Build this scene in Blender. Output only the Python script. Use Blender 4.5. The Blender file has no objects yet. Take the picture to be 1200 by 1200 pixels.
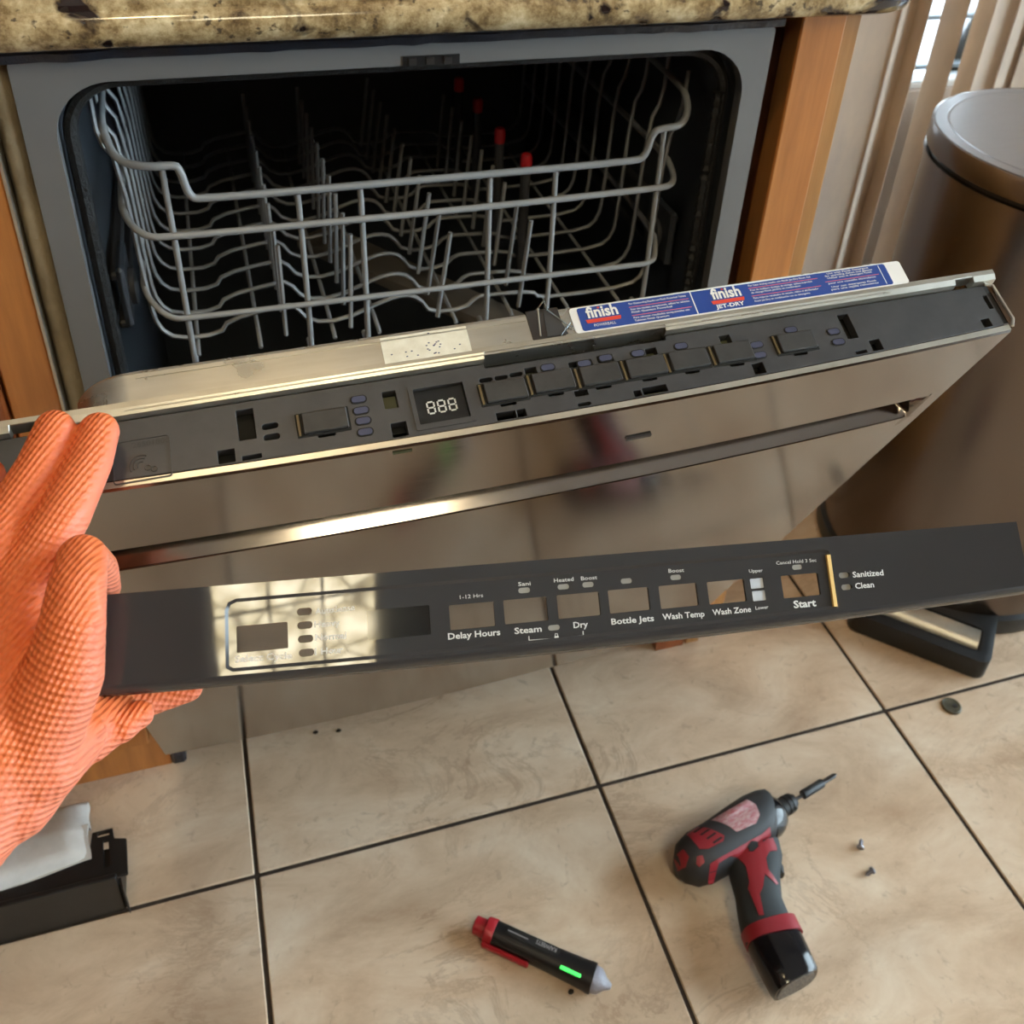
import bpy, bmesh, math, random
import numpy as np
from mathutils import Matrix, Vector
from mathutils.bvhtree import BVHTree

S = bpy.context.scene
COL = S.collection
random.seed(7)

# ------------------------------------------------------------------ camera
F_PX, CX, CY = 1169.42, 600.0, 406.78
CAM = np.array([-0.1740, -0.7456, 1.0891])
yaw, pit, rol = 0.3261, 0.5889, 0.0530
FW = np.array([math.sin(yaw)*math.cos(pit), math.cos(yaw)*math.cos(pit), -math.sin(pit)])
_r = np.array([math.cos(yaw), -math.sin(yaw), 0.0]); _u = np.cross(_r, FW)
CR = math.cos(rol)*_r + math.sin(rol)*_u
CU = -math.sin(rol)*_r + math.cos(rol)*_u
cam = bpy.data.cameras.new('camera'); camo = bpy.data.objects.new('camera', cam); COL.objects.link(camo)
m = Matrix.Identity(4)
for i in range(3):
    m[i][0], m[i][1], m[i][2], m[i][3] = CR[i], CU[i], -FW[i], CAM[i]
camo.matrix_world = m
cam.sensor_width = 36.0; cam.lens = 36.0*F_PX/1200.0; cam.shift_y = -(600.0-CY)/1200.0
cam.clip_start = 0.02
cam.dof.use_dof = True; cam.dof.focus_distance = 0.56; cam.dof.aperture_fstop = 16.0
S.camera = camo

# ------------------------------------------------------------------ world, exposure
S.view_settings.view_transform = 'Standard'; S.view_settings.look = 'None'
S.view_settings.gamma = 1.0; S.view_settings.use_curve_mapping = False
S.view_settings.exposure = 1.0
W = bpy.data.worlds.new('sky'); S.world = W; W.use_nodes = True
bg = W.node_tree.nodes['Background']
bg.inputs[0].default_value = (0.74, 0.87, 1.0, 1); bg.inputs[1].default_value = 7.5
S.cycles.max_bounces = 8; S.cycles.diffuse_bounces = 4; S.cycles.glossy_bounces = 4
S.cycles.sample_clamp_indirect = 6.0
S.cycles.caustics_reflective = False; S.cycles.caustics_refractive = False
LAMP = 14.0

# ------------------------------------------------------------------ pixel -> world helpers
def ray(u, v):
    d = FW*F_PX + CR*(u-CX) - CU*(v-CY); return d/np.linalg.norm(d)
def onplane(u, v, n, d0):
    r = ray(u, v); n = np.array(n, float); t = (d0-n@CAM)/(n@r); return CAM+t*r
def atz(u, v, z): return onplane(u, v, (0, 0, 1), z)
def aty(u, v, y): return onplane(u, v, (0, 1, 0), y)
def depth(u, v, z):                      # at a depth z along the viewing axis
    d = FW*F_PX + CR*(u-CX) - CU*(v-CY); return CAM + d*(z/F_PX)
# door frame of reference: x along, v up the door, w through it
DA, DY, DZ, DL, DBOW, DROL = 0.4432, -0.0431, 0.1383, 0.6812, 0.0069, 0.0241
ex = np.array([1, 0, DROL]); ev = np.array([0, -math.sin(DA), math.cos(DA)]); ew = np.array([0, math.cos(DA), math.sin(DA)])
DM = np.array([ex, ev, ew]).T; DO = np.array([0, DY, DZ]); DMi = np.linalg.inv(DM)
def Dp(x, v, w): return DO + DM@np.array([x, v, w])
def TOP(u, v, dv=0.0):
    n = np.cross(ex, ew); h = onplane(u, v, n, n@Dp(0, DL+dv, 0)); q = DMi@(h-DO); return q[0], q[2]
def bow(x): return DBOW*max(0.0, 1-(x/0.2985)**2)
# held cover frame of reference: s along, t across, n out
TS = np.array([.9939, -.0546, -.0953]); TT = np.array([.1042, .7437, .6604]); TN = np.array([.0348, -.6663, .7449])
TO = np.array([-.048, -.4393, .6925])
def TR(u, v):
    h = onplane(u, v, TN, TN@TO); d = h-TO; return float(d@TS), float(d@TT)

# ------------------------------------------------------------------ materials
def srgb(r, g, b):
    f = lambda c: (c/255/12.92) if c/255 <= 0.04045 else ((c/255+0.055)/1.055)**2.4
    return (f(r), f(g), f(b), 1)
def mat(name, col, rough=0.5, metal=0.0, spec=0.5, coat=0.0, noise=None, bump=None, emit=None, alpha=None, trans=None, rnoise=None):
    """noise=(scale, colour2, amount, stretch) ; bump=(scale, strength, distance, stretch)"""
    M = bpy.data.materials.new(name); M.use_nodes = True; nt = M.node_tree; N = nt.nodes; Lk = nt.links
    b = N['Principled BSDF']
    b.inputs['Base Color'].default_value = col; b.inputs['Roughness'].default_value = rough
    b.inputs['Metallic'].default_value = metal; b.inputs['Specular IOR Level'].default_value = spec
    b.inputs['Coat Weight'].default_value = coat
    if trans: b.inputs['Transmission Weight'].default_value = trans
    if alpha is not None: b.inputs['Alpha'].default_value = alpha
    if emit: b.inputs['Emission Color'].default_value = emit[0]; b.inputs['Emission Strength'].default_value = emit[1]
    tc = N.new('ShaderNodeTexCoord')
    def tex(scale, stretch, detail=5, rgh=0.6):
        mp = N.new('ShaderNodeMapping'); Lk.new(tc.outputs['Object'], mp.inputs[0])
        mp.inputs['Scale'].default_value = stretch or (1, 1, 1)
        t = N.new('ShaderNodeTexNoise'); t.inputs['Scale'].default_value = scale; t.inputs['Detail'].default_value = detail
        t.inputs['Roughness'].default_value = rgh
        Lk.new(mp.outputs[0], t.inputs['Vector']); return t
    if noise:
        t = tex(noise[0], noise[3] if len(noise) > 3 else None)
        cr = N.new('ShaderNodeValToRGB'); cr.color_ramp.elements[0].position = 0.5-0.5*noise[2]; cr.color_ramp.elements[1].position = 0.5+0.35*noise[2]
        cr.color_ramp.elements[0].color = noise[1]; cr.color_ramp.elements[1].color = col
        Lk.new(t.outputs[0], cr.inputs[0]); Lk.new(cr.outputs[0], b.inputs['Base Color'])
    if rnoise:
        t = tex(rnoise[0], rnoise[3] if len(rnoise) > 3 else None)
        mr = N.new('ShaderNodeMapRange'); mr.inputs[1].default_value = .3; mr.inputs[2].default_value = .7
        mr.inputs[3].default_value = rnoise[1]; mr.inputs[4].default_value = rnoise[2]
        Lk.new(t.outputs[0], mr.inputs[0]); Lk.new(mr.outputs[0], b.inputs['Roughness'])
    if bump:
        t = tex(bump[0], bump[3] if len(bump) > 3 else None)
        bp = N.new('ShaderNodeBump'); bp.inputs['Strength'].default_value = bump[1]; bp.inputs['Distance'].default_value = bump[2]
        Lk.new(t.outputs[0], bp.inputs['Height']); Lk.new(bp.outputs[0], b.inputs['Normal'])
    return M

def ramp(N, stops):
    c = N.new('ShaderNodeValToRGB'); e = c.color_ramp.elements
    while len(e) < len(stops): e.new(0.5)
    for el, (p, col) in zip(e, stops): el.position = p; el.color = col
    return c

def granite():
    M = mat('granite', srgb(150, 126, 88), 0.14, coat=0.3); nt = M.node_tree; N = nt.nodes; L = nt.links; b = N['Principled BSDF']
    tc = N['Texture Coordinate']
    n1 = N.new('ShaderNodeTexNoise'); n1.inputs['Scale'].default_value = 42; n1.inputs['Detail'].default_value = 8; n1.inputs['Roughness'].default_value = .72
    n2 = N.new('ShaderNodeTexNoise'); n2.inputs['Scale'].default_value = 26; n2.inputs['Detail'].default_value = 4; n2.inputs['Distortion'].default_value = .5
    n3 = N.new('ShaderNodeTexNoise'); n3.inputs['Scale'].default_value = 150; n3.inputs['Detail'].default_value = 3
    for n in (n1, n2, n3): L.new(tc.outputs['Object'], n.inputs['Vector'])
    c1 = ramp(N, [(.32, srgb(70, 54, 38)), (.44, srgb(140, 116, 80)), (.54, srgb(186, 162, 120)), (.68, srgb(226, 208, 168))])
    L.new(n1.outputs[0], c1.inputs[0])
    c2 = ramp(N, [(.57, (0, 0, 0, 1)), (.63, (1, 1, 1, 1))]); L.new(n2.outputs[0], c2.inputs[0])
    c3 = ramp(N, [(.62, (0, 0, 0, 1)), (.70, (.8, .8, .8, 1))]); L.new(n3.outputs[0], c3.inputs[0])
    mx = N.new('ShaderNodeMix'); mx.data_type = 'RGBA'; L.new(c2.outputs[0], mx.inputs[0]); L.new(c1.outputs[0], mx.inputs[6]); mx.inputs[7].default_value = srgb(38, 27, 27)
    my = N.new('ShaderNodeMix'); my.data_type = 'RGBA'; L.new(c3.outputs[0], my.inputs[0]); L.new(mx.outputs[2], my.inputs[6]); my.inputs[7].default_value = srgb(52, 44, 40)
    L.new(my.outputs[2], b.inputs['Base Color']); return M

def tile_mat():
    M = mat('travertine', srgb(190, 166, 132), 0.3, spec=0.4); nt = M.node_tree; N = nt.nodes; L = nt.links; b = N['Principled BSDF']
    tc = N['Texture Coordinate']; oi = N.new('ShaderNodeObjectInfo')
    ad = N.new('ShaderNodeVectorMath'); ad.operation = 'MULTIPLY_ADD'; L.new(oi.outputs['Random'], ad.inputs[0]); ad.inputs[1].default_value = (37, 53, 71); L.new(tc.outputs['Object'], ad.inputs[2])
    def ns(scale, det, dist, st=(1, 1, 1), rg=.6):
        mp = N.new('ShaderNodeMapping'); mp.inputs['Scale'].default_value = st; mp.inputs['Rotation'].default_value = (0, 0, .5); L.new(ad.outputs[0], mp.inputs[0])
        n = N.new('ShaderNodeTexNoise'); n.inputs['Scale'].default_value = scale; n.inputs['Detail'].default_value = det; n.inputs['Distortion'].default_value = dist; n.inputs['Roughness'].default_value = rg
        L.new(mp.outputs[0], n.inputs['Vector']); return n
    a = ns(6, 7, .5, (1, 1.9, 1), .66); c = ramp(N, [(.30, srgb(182, 154, 128)), (.5, srgb(210, 185, 159)), (.70, srgb(228, 210, 188))]); L.new(a.outputs[0], c.inputs[0])
    v = ns(4.6, 8, .7, (1, 1.7, 1), .72); vs = N.new('ShaderNodeMath'); vs.operation = 'SUBTRACT'; L.new(v.outputs[0], vs.inputs[0]); vs.inputs[1].default_value = .5
    va = N.new('ShaderNodeMath'); va.operation = 'ABSOLUTE'; L.new(vs.outputs[0], va.inputs[0])
    vr = ramp(N, [(.0, (.42, .42, .42, 1)), (.03, (0, 0, 0, 1))]); L.new(va.outputs[0], vr.inputs[0])
    gate = ns(2.6, 3, 0); gr = ramp(N, [(.48, (0, 0, 0, 1)), (.62, (1, 1, 1, 1))]); L.new(gate.outputs[0], gr.inputs[0])
    mu = N.new('ShaderNodeMath'); mu.operation = 'MULTIPLY'; L.new(vr.outputs[0], mu.inputs[0]); L.new(gr.outputs[0], mu.inputs[1])
    sp = ns(70, 4, .6); sr = ramp(N, [(.60, (0, 0, 0, 1)), (.72, (.4, .4, .4, 1))]); L.new(sp.outputs[0], sr.inputs[0])
    m1 = N.new('ShaderNodeMix'); m1.data_type = 'RGBA'; L.new(mu.outputs[0], m1.inputs[0]); L.new(c.outputs[0], m1.inputs[6]); m1.inputs[7].default_value = srgb(140, 108, 82)
    m2 = N.new('ShaderNodeMix'); m2.data_type = 'RGBA'; L.new(sr.outputs[0], m2.inputs[0]); L.new(m1.outputs[2], m2.inputs[6]); m2.inputs[7].default_value = srgb(152, 126, 104)
    L.new(m2.outputs[2], b.inputs['Base Color']); return M

def wood(name, light, dark, st=(14, 14, 1.2), scale=4):
    M = mat(name, light, 0.38, coat=0.25, noise=(scale, dark, .55, st), bump=(60, .12, .0006, (6, 6, .4))); return M

def glove_mat():
    M = mat('orange_nitrile', srgb(242, 118, 66), 0.42, spec=0.35); nt = M.node_tree; N = nt.nodes; L = nt.links; b = N['Principled BSDF']
    b.inputs['Subsurface Weight'].default_value = 0.12; b.inputs['Subsurface Radius'].default_value = (1, .35, .15); b.inputs['Subsurface Scale'].default_value = .004
    tc = N['Texture Coordinate']; sx = N.new('ShaderNodeSeparateXYZ'); L.new(tc.outputs['Object'], sx.inputs[0])
    nz = N.new('ShaderNodeTexNoise'); nz.inputs['Scale'].default_value = 35; L.new(tc.outputs['Object'], nz.inputs['Vector'])
    def mth(op, a, bb=None, v=None):
        n = N.new('ShaderNodeMath'); n.operation = op
        if hasattr(a, 'links'): L.new(a, n.inputs[0])
        else: n.inputs[0].default_value = a
        if bb is not None:
            if hasattr(bb, 'links'): L.new(bb, n.inputs[1])
            else: n.inputs[1].default_value = bb
        return n.outputs[0]
    K = 2*math.pi/0.0046
    wob = mth('MULTIPLY', nz.outputs[0], 0.0006)
    xx = mth('ADD', sx.outputs[0], wob); yy = mth('MULTIPLY', mth('ADD', sx.outputs[1], wob), .8)
    s1 = mth('SINE', mth('MULTIPLY', mth('ADD', xx, yy), K)); s2 = mth('SINE', mth('MULTIPLY', mth('SUBTRACT', xx, yy), K))
    d = mth('MULTIPLY', s1, s2); dmd = mth('SMOOTH_MAX', d, -0.55)
    ge = N.new('ShaderNodeNewGeometry'); vt = N.new('ShaderNodeVectorTransform'); vt.vector_type = 'NORMAL'; vt.convert_from = 'WORLD'; vt.convert_to = 'OBJECT'
    L.new(ge.outputs['True Normal'], vt.inputs[0]); sn = N.new('ShaderNodeSeparateXYZ'); L.new(vt.outputs[0], sn.inputs[0])
    mr = N.new('ShaderNodeMapRange'); L.new(sn.outputs[0], mr.inputs[0]); mr.inputs[1].default_value = .45; mr.inputs[2].default_value = .85; mr.inputs[3].default_value = 1; mr.inputs[4].default_value = 0
    ym = N.new('ShaderNodeMapRange'); L.new(sx.outputs[1], ym.inputs[0]); ym.inputs[1].default_value = .035; ym.inputs[2].default_value = .050; ym.inputs[3].default_value = 1; ym.inputs[4].default_value = 0
    msk = mth('MAXIMUM', mr.outputs[0], ym.outputs[0])
    h = mth('MULTIPLY', dmd, msk)
    # stretch folds running from the thumb web to the wrist
    mp = N.new('ShaderNodeMapping'); mp.inputs['Rotation'].default_value = (0, 0, -0.55); L.new(tc.outputs['Object'], mp.inputs[0])
    wv = N.new('ShaderNodeTexWave'); wv.bands_direction = 'Y'; wv.inputs['Scale'].default_value = 42; wv.inputs['Distortion'].default_value = 3.0; wv.inputs['Detail'].default_value = 1.5; wv.inputs['Detail Scale'].default_value = .8
    L.new(mp.outputs[0], wv.inputs['Vector'])
    yg = N.new('ShaderNodeMapRange'); L.new(sx.outputs[1], yg.inputs[0]); yg.inputs[1].default_value = .06; yg.inputs[2].default_value = -.005; yg.inputs[3].default_value = 0; yg.inputs[4].default_value = 1
    fold = mth('MULTIPLY', wv.outputs[1], yg.outputs[0])
    b1 = N.new('ShaderNodeBump'); b1.inputs['Strength'].default_value = .85; b1.inputs['Distance'].default_value = .0007; L.new(h, b1.inputs['Height'])
    b2 = N.new('ShaderNodeBump'); b2.inputs['Strength'].default_value = .25; b2.inputs['Distance'].default_value = .0009; L.new(fold, b2.inputs['Height']); L.new(b1.outputs[0], b2.inputs['Normal'])
    L.new(b2.outputs[0], b.inputs['Normal'])
    mx = N.new('ShaderNodeMix'); mx.data_type = 'RGBA'; L.new(mr.outputs[0], mx.inputs[0]); mx.inputs[6].default_value = srgb(230, 130, 100); mx.inputs[7].default_value = srgb(231, 118, 68)
    L.new(mx.outputs[2], b.inputs['Base Color']); return M

def lamp_mat():
    M = mat('cracked_ice_diffuser', srgb(250, 232, 180), 0.4); nt = M.node_tree; N = nt.nodes; L = nt.links; b = N['Principled BSDF']; tc = N['Texture Coordinate']
    v = N.new('ShaderNodeTexVoronoi'); v.feature = 'DISTANCE_TO_EDGE'; v.inputs['Scale'].default_value = 9; L.new(tc.outputs['Object'], v.inputs['Vector'])
    n = N.new('ShaderNodeTexNoise'); n.inputs['Scale'].default_value = 18; n.inputs['Detail'].default_value = 5; L.new(tc.outputs['Object'], n.inputs['Vector'])
    c = ramp(N, [(0, (.2, .16, .1, 1)), (.05, (.8, .7, .46, 1)), (.2, (1, .89, .64, 1))]); L.new(v.outputs[0], c.inputs[0])
    c2 = ramp(N, [(.35, (.6, .56, .48, 1)), (.6, (1, 1, 1, 1))]); L.new(n.outputs[0], c2.inputs[0])
    mx = N.new('ShaderNodeMix'); mx.data_type = 'RGBA'; mx.blend_type = 'MULTIPLY'; mx.inputs[0].default_value = 1; L.new(c.outputs[0], mx.inputs[6]); L.new(c2.outputs[0], mx.inputs[7])
    L.new(mx.outputs[2], b.inputs['Emission Color']); b.inputs['Emission Strength'].default_value = LAMP; return M

MT = dict(
    granite=granite(), tile=tile_mat(),
    grout=mat('dark_grout', srgb(62, 50, 40), 0.9, noise=(60, srgb(40, 32, 26), .6)),
    wood_o=wood('orange_oak', srgb(200, 130, 66), srgb(150, 90, 42)),
    wood_b=wood('brown_oak', srgb(180, 130, 74), srgb(138, 94, 50)),
    wood_r=wood('red_oak', srgb(150, 80, 38), srgb(104, 52, 24)),
    frame=mat('painted_grey_steel', srgb(116, 115, 115), 0.42, noise=(7, srgb(108, 107, 106), .6)),
    tub=mat('dark_tub_plastic', srgb(54, 58, 64), 0.36, spec=.5, bump=(30, .1, .002)),
    rubber=mat('black_rubber', srgb(22, 22, 22), 0.55, bump=(220, .8, .002)),
    black=mat('black_plastic', srgb(20, 20, 21), 0.45),
    blackgloss=mat('gloss_black', srgb(12, 12, 13), 0.06),
    module=mat('control_module_plastic', srgb(66, 66, 68), 0.42, noise=(55, srgb(54, 54, 57), .5), bump=(300, .15, .0004)),
    button=mat('button_plastic', srgb(58, 57, 56), 0.5, noise=(90, srgb(44, 43, 43), .5)),
    hole=mat('dark_recess', srgb(16, 15, 12), 0.8),
    pcb=mat('green_board', srgb(58, 62, 34), 0.5),
    amber=mat('amber_tab', srgb(112, 98, 68), 0.5),
    led=mat('clear_led_lens', srgb(74, 77, 100), 0.2, spec=.6),
    segment=mat('display_segment', srgb(225, 225, 220), 0.5),
    display=mat('smoked_display', srgb(34, 34, 34), 0.15),
    steel=mat('black_stainless_front', srgb(148, 141, 136), 0.15, metal=1.0, noise=(3, srgb(140, 133, 128), .6), rnoise=(40, .10, .15, (1, 30, 30))),
    steel_l=mat('satin_steel', srgb(200, 196, 186), 0.35, metal=0.85, noise=(26, srgb(176, 172, 160), .5), bump=(120, .08, .0006, (1, 12, 12))),
    liner=mat('brushed_liner_steel', srgb(205, 203, 196), 0.30, metal=0.9, noise=(14, srgb(178, 174, 162), .7, (1, 6, 6)), rnoise=(30, .2, .42)),
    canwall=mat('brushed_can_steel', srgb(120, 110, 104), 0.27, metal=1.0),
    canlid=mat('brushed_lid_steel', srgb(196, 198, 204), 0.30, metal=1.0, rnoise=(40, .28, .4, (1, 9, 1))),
    wire=mat('grey_coated_wire', srgb(150, 151, 152), 0.32, spec=.5),
    jet=mat('dark_grey_jet', srgb(58, 58, 60), 0.5),
    red_cap=mat('red_cap', srgb(196, 26, 34), 0.35),
    arm=mat('spray_arm_plastic', srgb(108, 100, 90), 0.5),
    blue=mat('blue_sticker', srgb(38, 70, 150), 0.4),
    white=mat('white_print', srgb(236, 236, 236), 0.5),
    redprint=mat('red_print', srgb(224, 72, 52), 0.5),
    pinkline=mat('pink_line', srgb(226, 110, 120), 0.5),
    navyprint=mat('navy_print', srgb(24, 40, 96), 0.5),
    paper=mat('white_label', srgb(240, 236, 220), 0.55, noise=(160, srgb(222, 216, 196), .5)),
    lettering=mat('pale_lettering', srgb(205, 205, 203), 0.5),
    cover=mat('cover_gloss_black', srgb(50, 49, 50), 0.05, spec=.5, bump=(60, .012, .0002), rnoise=(40, .015, .045)),
    coverlip=mat('cover_dark_edge', srgb(56, 55, 56), 0.22),
    step_glint=mat('step_glint_amber', srgb(226, 190, 118), 0.35),  # colour of the painted glint along the cover step
    lens=mat('clear_grey_lens', srgb(150, 148, 142), 0.25),
    paleplastic=mat('pale_plastic', srgb(190, 196, 206), 0.35),
    glove=glove_mat(),
    toolgrey=mat('tool_charcoal', srgb(40, 40, 42), 0.6, bump=(400, .2, .0003)),
    toolblack=mat('tool_black', srgb(26, 26, 27), 0.5),
    toolgrip=mat('grip_rubber', srgb(38, 42, 44), 0.7, bump=(600, .3, .0003)),
    toolred=mat('tool_red', srgb(142, 30, 40), 0.45),
    plate=mat('pink_foil_plate', srgb(214, 190, 192), 0.3, metal=.4, noise=(170, srgb(190, 84, 98), .5, (1, 2.4, 1))),
    battery=mat('battery_gloss', srgb(14, 14, 18), 0.14),
    batlabel=mat('battery_label', srgb(120, 110, 100), 0.5, noise=(260, srgb(36, 32, 30), .4, (3, 1, 1))),
    darksteel=mat('dark_steel', srgb(82, 80, 80), 0.35, metal=.9),
    zinc=mat('zinc_screw', srgb(150, 150, 158), 0.35, metal=1.0),
    penred=mat('pen_red', srgb(158, 26, 36), 0.4),
    penblack=mat('pen_black', srgb(18, 17, 19), 0.42),
    penglow=mat('green_indicator', srgb(90, 240, 110), 0.4, emit=(srgb(70, 245, 100), 0.55)),
    pentip=mat('clear_tip', srgb(168, 166, 178), 0.3, trans=.35, bump=(200, .7, .002)),
    pentext=mat('pen_print', srgb(150, 146, 148), 0.5),
    kick=mat('kick_black', srgb(16, 16, 17), 0.4, noise=(30, srgb(28, 28, 28), .4)),
    felt=mat('white_felt', srgb(206, 202, 198), 0.95, noise=(9, srgb(168, 160, 152), .5), bump=(120, .4, .002)),
    insul=mat('tan_insulation', srgb(168, 152, 124), 0.9, noise=(12, srgb(112, 98, 76), .7), bump=(20, .7, .01)),
    barrier=mat('dark_foil_tape', srgb(34, 36, 44), 0.3, bump=(30, .8, .006)),
    coin=mat('dark_cap_metal', srgb(92, 84, 64), 0.5, metal=.3, noise=(160, srgb(48, 44, 34), .6), bump=(160, .5, .001)),
    crumb=mat('dirt', srgb(46, 36, 24), 0.9),
    blind=mat('fabric_blind', srgb(214, 192, 170), 0.8, noise=(22, srgb(188, 170, 156), .6, (1, 1, .4))),
    wallp=mat('wall_paint', srgb(196, 186, 180), 0.8), ceil=mat('ceiling_paint', srgb(228, 222, 212), 0.9),
    wallbrown=mat('far_wall', srgb(98, 70, 52), 0.8),
    vinyl=mat('white_vinyl_frame', srgb(214, 218, 224), 0.45),
    barm=mat('grey_muntin', srgb(112, 124, 136), 0.5),
    patio=mat('patio_concrete', srgb(150, 150, 156), 0.85),
    lamp=lamp_mat(), added_fill_lamp=mat('added_lamp_lens', srgb(255, 236, 200), .5, emit=(srgb(255, 226, 176), 45)), lampframe=mat('lamp_frame', srgb(230, 226, 214), 0.5),
)
def pane_mat():
    M = bpy.data.materials.new('window_glass'); M.use_nodes = True; N = M.node_tree.nodes; L = M.node_tree.links; N.remove(N['Principled BSDF'])
    t = N.new('ShaderNodeBsdfTransparent'); t.inputs[0].default_value = (.94, .97, .96, 1); g = N.new('ShaderNodeBsdfGlossy'); g.inputs['Roughness'].default_value = .02
    fr = N.new('ShaderNodeFresnel'); fr.inputs[0].default_value = 1.45; mx = N.new('ShaderNodeMixShader')
    L.new(fr.outputs[0], mx.inputs[0]); L.new(t.outputs[0], mx.inputs[1]); L.new(g.outputs[0], mx.inputs[2]); L.new(mx.outputs[0], N['Material Output'].inputs[0]); return M
MT['glass'] = pane_mat()
_f = mat('clear_film', srgb(190, 205, 212), 0.15, trans=0.7); MT['film'] = _f

# ------------------------------------------------------------------ mesh building
class MB:
    def __init__(s, xf=None): s.v = []; s.f = []; s.xf = xf
    def add(s, vs, fs):
        o = len(s.v)
        for p in vs:
            p = tuple(float(c) for c in p)
            s.v.append(tuple(float(c) for c in s.xf(*p)) if s.xf else p)
        s.f += [tuple(o+i for i in f) for f in fs]; return s
    def box(s, x0, x1, y0, y1, z0, z1):
        vs = [(x, y, z) for z in (z0, z1) for y in (y0, y1) for x in (x0, x1)]
        return s.add(vs, [(0, 2, 3, 1), (4, 5, 7, 6), (0, 1, 5, 4), (2, 6, 7, 3), (0, 4, 6, 2), (1, 3, 7, 5)])
    def tube(s, pts, r, n=8, caps=True, rr=None):
        P = [np.array(p, float) for p in pts]; R = rr or [r]*len(P); vs = []; fs = []
        up = None
        for i, p in enumerate(P):
            t = (P[min(i+1, len(P)-1)]-P[max(i-1, 0)]); t /= (np.linalg.norm(t)+1e-12)
            if up is None:
                a = np.array([0, 0, 1.]) if abs(t[2]) < .9 else np.array([1., 0, 0]); up = np.cross(t, a)
            up = up-(up@t)*t; up /= (np.linalg.norm(up)+1e-12); w = np.cross(t, up)
            for k in range(n):
                an = 2*math.pi*k/n; vs.append(p+R[i]*(math.cos(an)*up+math.sin(an)*w))
        for i in range(len(P)-1):
            for k in range(n):
                k2 = (k+1) % n; fs.append((i*n+k, i*n+k2, (i+1)*n+k2, (i+1)*n+k))
        if caps: fs.append(tuple(range(n-1, -1, -1))); fs.append(tuple((len(P)-1)*n+k for k in range(n)))
        return s.add(vs, fs)
    def loft(s, rings, caps=True, closed=True):
        n = len(rings[0]); vs = [p for r in rings for p in r]; fs = []
        for i in range(len(rings)-1):
            for k in range(n if closed else n-1):
                k2 = (k+1) % n; fs.append((i*n+k, i*n+k2, (i+1)*n+k2, (i+1)*n+k))
        if caps: fs.append(tuple(range(n-1, -1, -1))); fs.append(tuple((len(rings)-1)*n+k for k in range(n)))
        return s.add(vs, fs)
    def lathe(s, prof, n=48, c=(0, 0)):
        rings = [[(c[0]+r*math.cos(2*math.pi*k/n), c[1]+r*math.sin(2*math.pi*k/n), z) for k in range(n)] for r, z in prof]
        return s.loft(rings, caps=True)
    def sphere(s, c, r, nu=12, nv=8):
        if not hasattr(r, '__len__'): r = (r, r, r)
        rings = []
        for i in range(1, nv):
            a = math.pi*i/nv
            rings.append([(c[0]+r[0]*math.sin(a)*math.cos(2*math.pi*k/nu), c[1]+r[1]*math.sin(a)*math.sin(2*math.pi*k/nu), c[2]-r[2]*math.cos(a)) for k in range(nu)])
        return s.loft(rings)
    def plate(s, outer, c0, c1, holes=()):
        """flat plate in (a,b) between c0 and c1, with holes"""
        bm = bmesh.new(); loops = []
        for lp in [outer]+list(holes):
            vv = [bm.verts.new((p[0], p[1], 0)) for p in lp]; loops.append(len(vv))
            for i in range(len(vv)): bm.edges.new((vv[i], vv[(i+1) % len(vv)]))
        bm.verts.index_update()
        bmesh.ops.triangle_fill(bm, use_beauty=True, use_dissolve=False, edges=bm.edges[:], normal=(0, 0, 1))
        bm.verts.index_update()
        co = [tuple(v.co) for v in bm.verts]; tris = []
        for f in bm.faces:
            t = [v.index for v in f.verts]
            if f.normal.z < 0: t.reverse()
            tris.append(t)
        bm.free(); n = len(co)
        vs = [(x, y, c1) for x, y, _ in co]+[(x, y, c0) for x, y, _ in co]
        fs = [tuple(t) for t in tris]+[tuple(n+i for i in reversed(t)) for t in tris]
        o = 0
        for li, lp in enumerate([outer]+list(holes)):
            k = len(lp); area = sum(lp[i][0]*lp[(i+1) % k][1]-lp[(i+1) % k][0]*lp[i][1] for i in range(k))
            flip = (area < 0) ^ (li > 0)
            for i in range(k):
                a, b = o+i, o+(i+1) % k; q = (a, n+a, n+b, b)
                fs.append(q if not flip else tuple(reversed(q)))
            o += k
        return s.add(vs, fs)
    def build(s, name, m, parent=None, smooth=35, bevel=0, seg=1, loc=None):
        me = bpy.data.meshes.new(name); me.from_pydata(s.v, [], s.f); me.update()
        bm = bmesh.new(); bm.from_mesh(me)
        if bevel:
            es = [e for e in bm.edges if len(e.link_faces) == 2 and e.calc_face_angle(0) > math.radians(40)]
            bmesh.ops.bevel(bm, geom=es, offset=bevel, segments=seg, profile=.6, affect='EDGES', clamp_overlap=True)
        bmesh.ops.recalc_face_normals(bm, faces=bm.faces[:])
        bm.to_mesh(me); bm.free()
        if smooth:
            me.polygons.foreach_set('use_smooth', [True]*len(me.polygons)); me.set_sharp_from_angle(angle=math.radians(smooth))
        me.materials.append(MT[m] if isinstance(m, str) else m)
        o = bpy.data.objects.new(name, me); COL.objects.link(o)
        if parent is not None: o.parent = parent
        if loc is not None: o.location = loc
        return o

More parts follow.
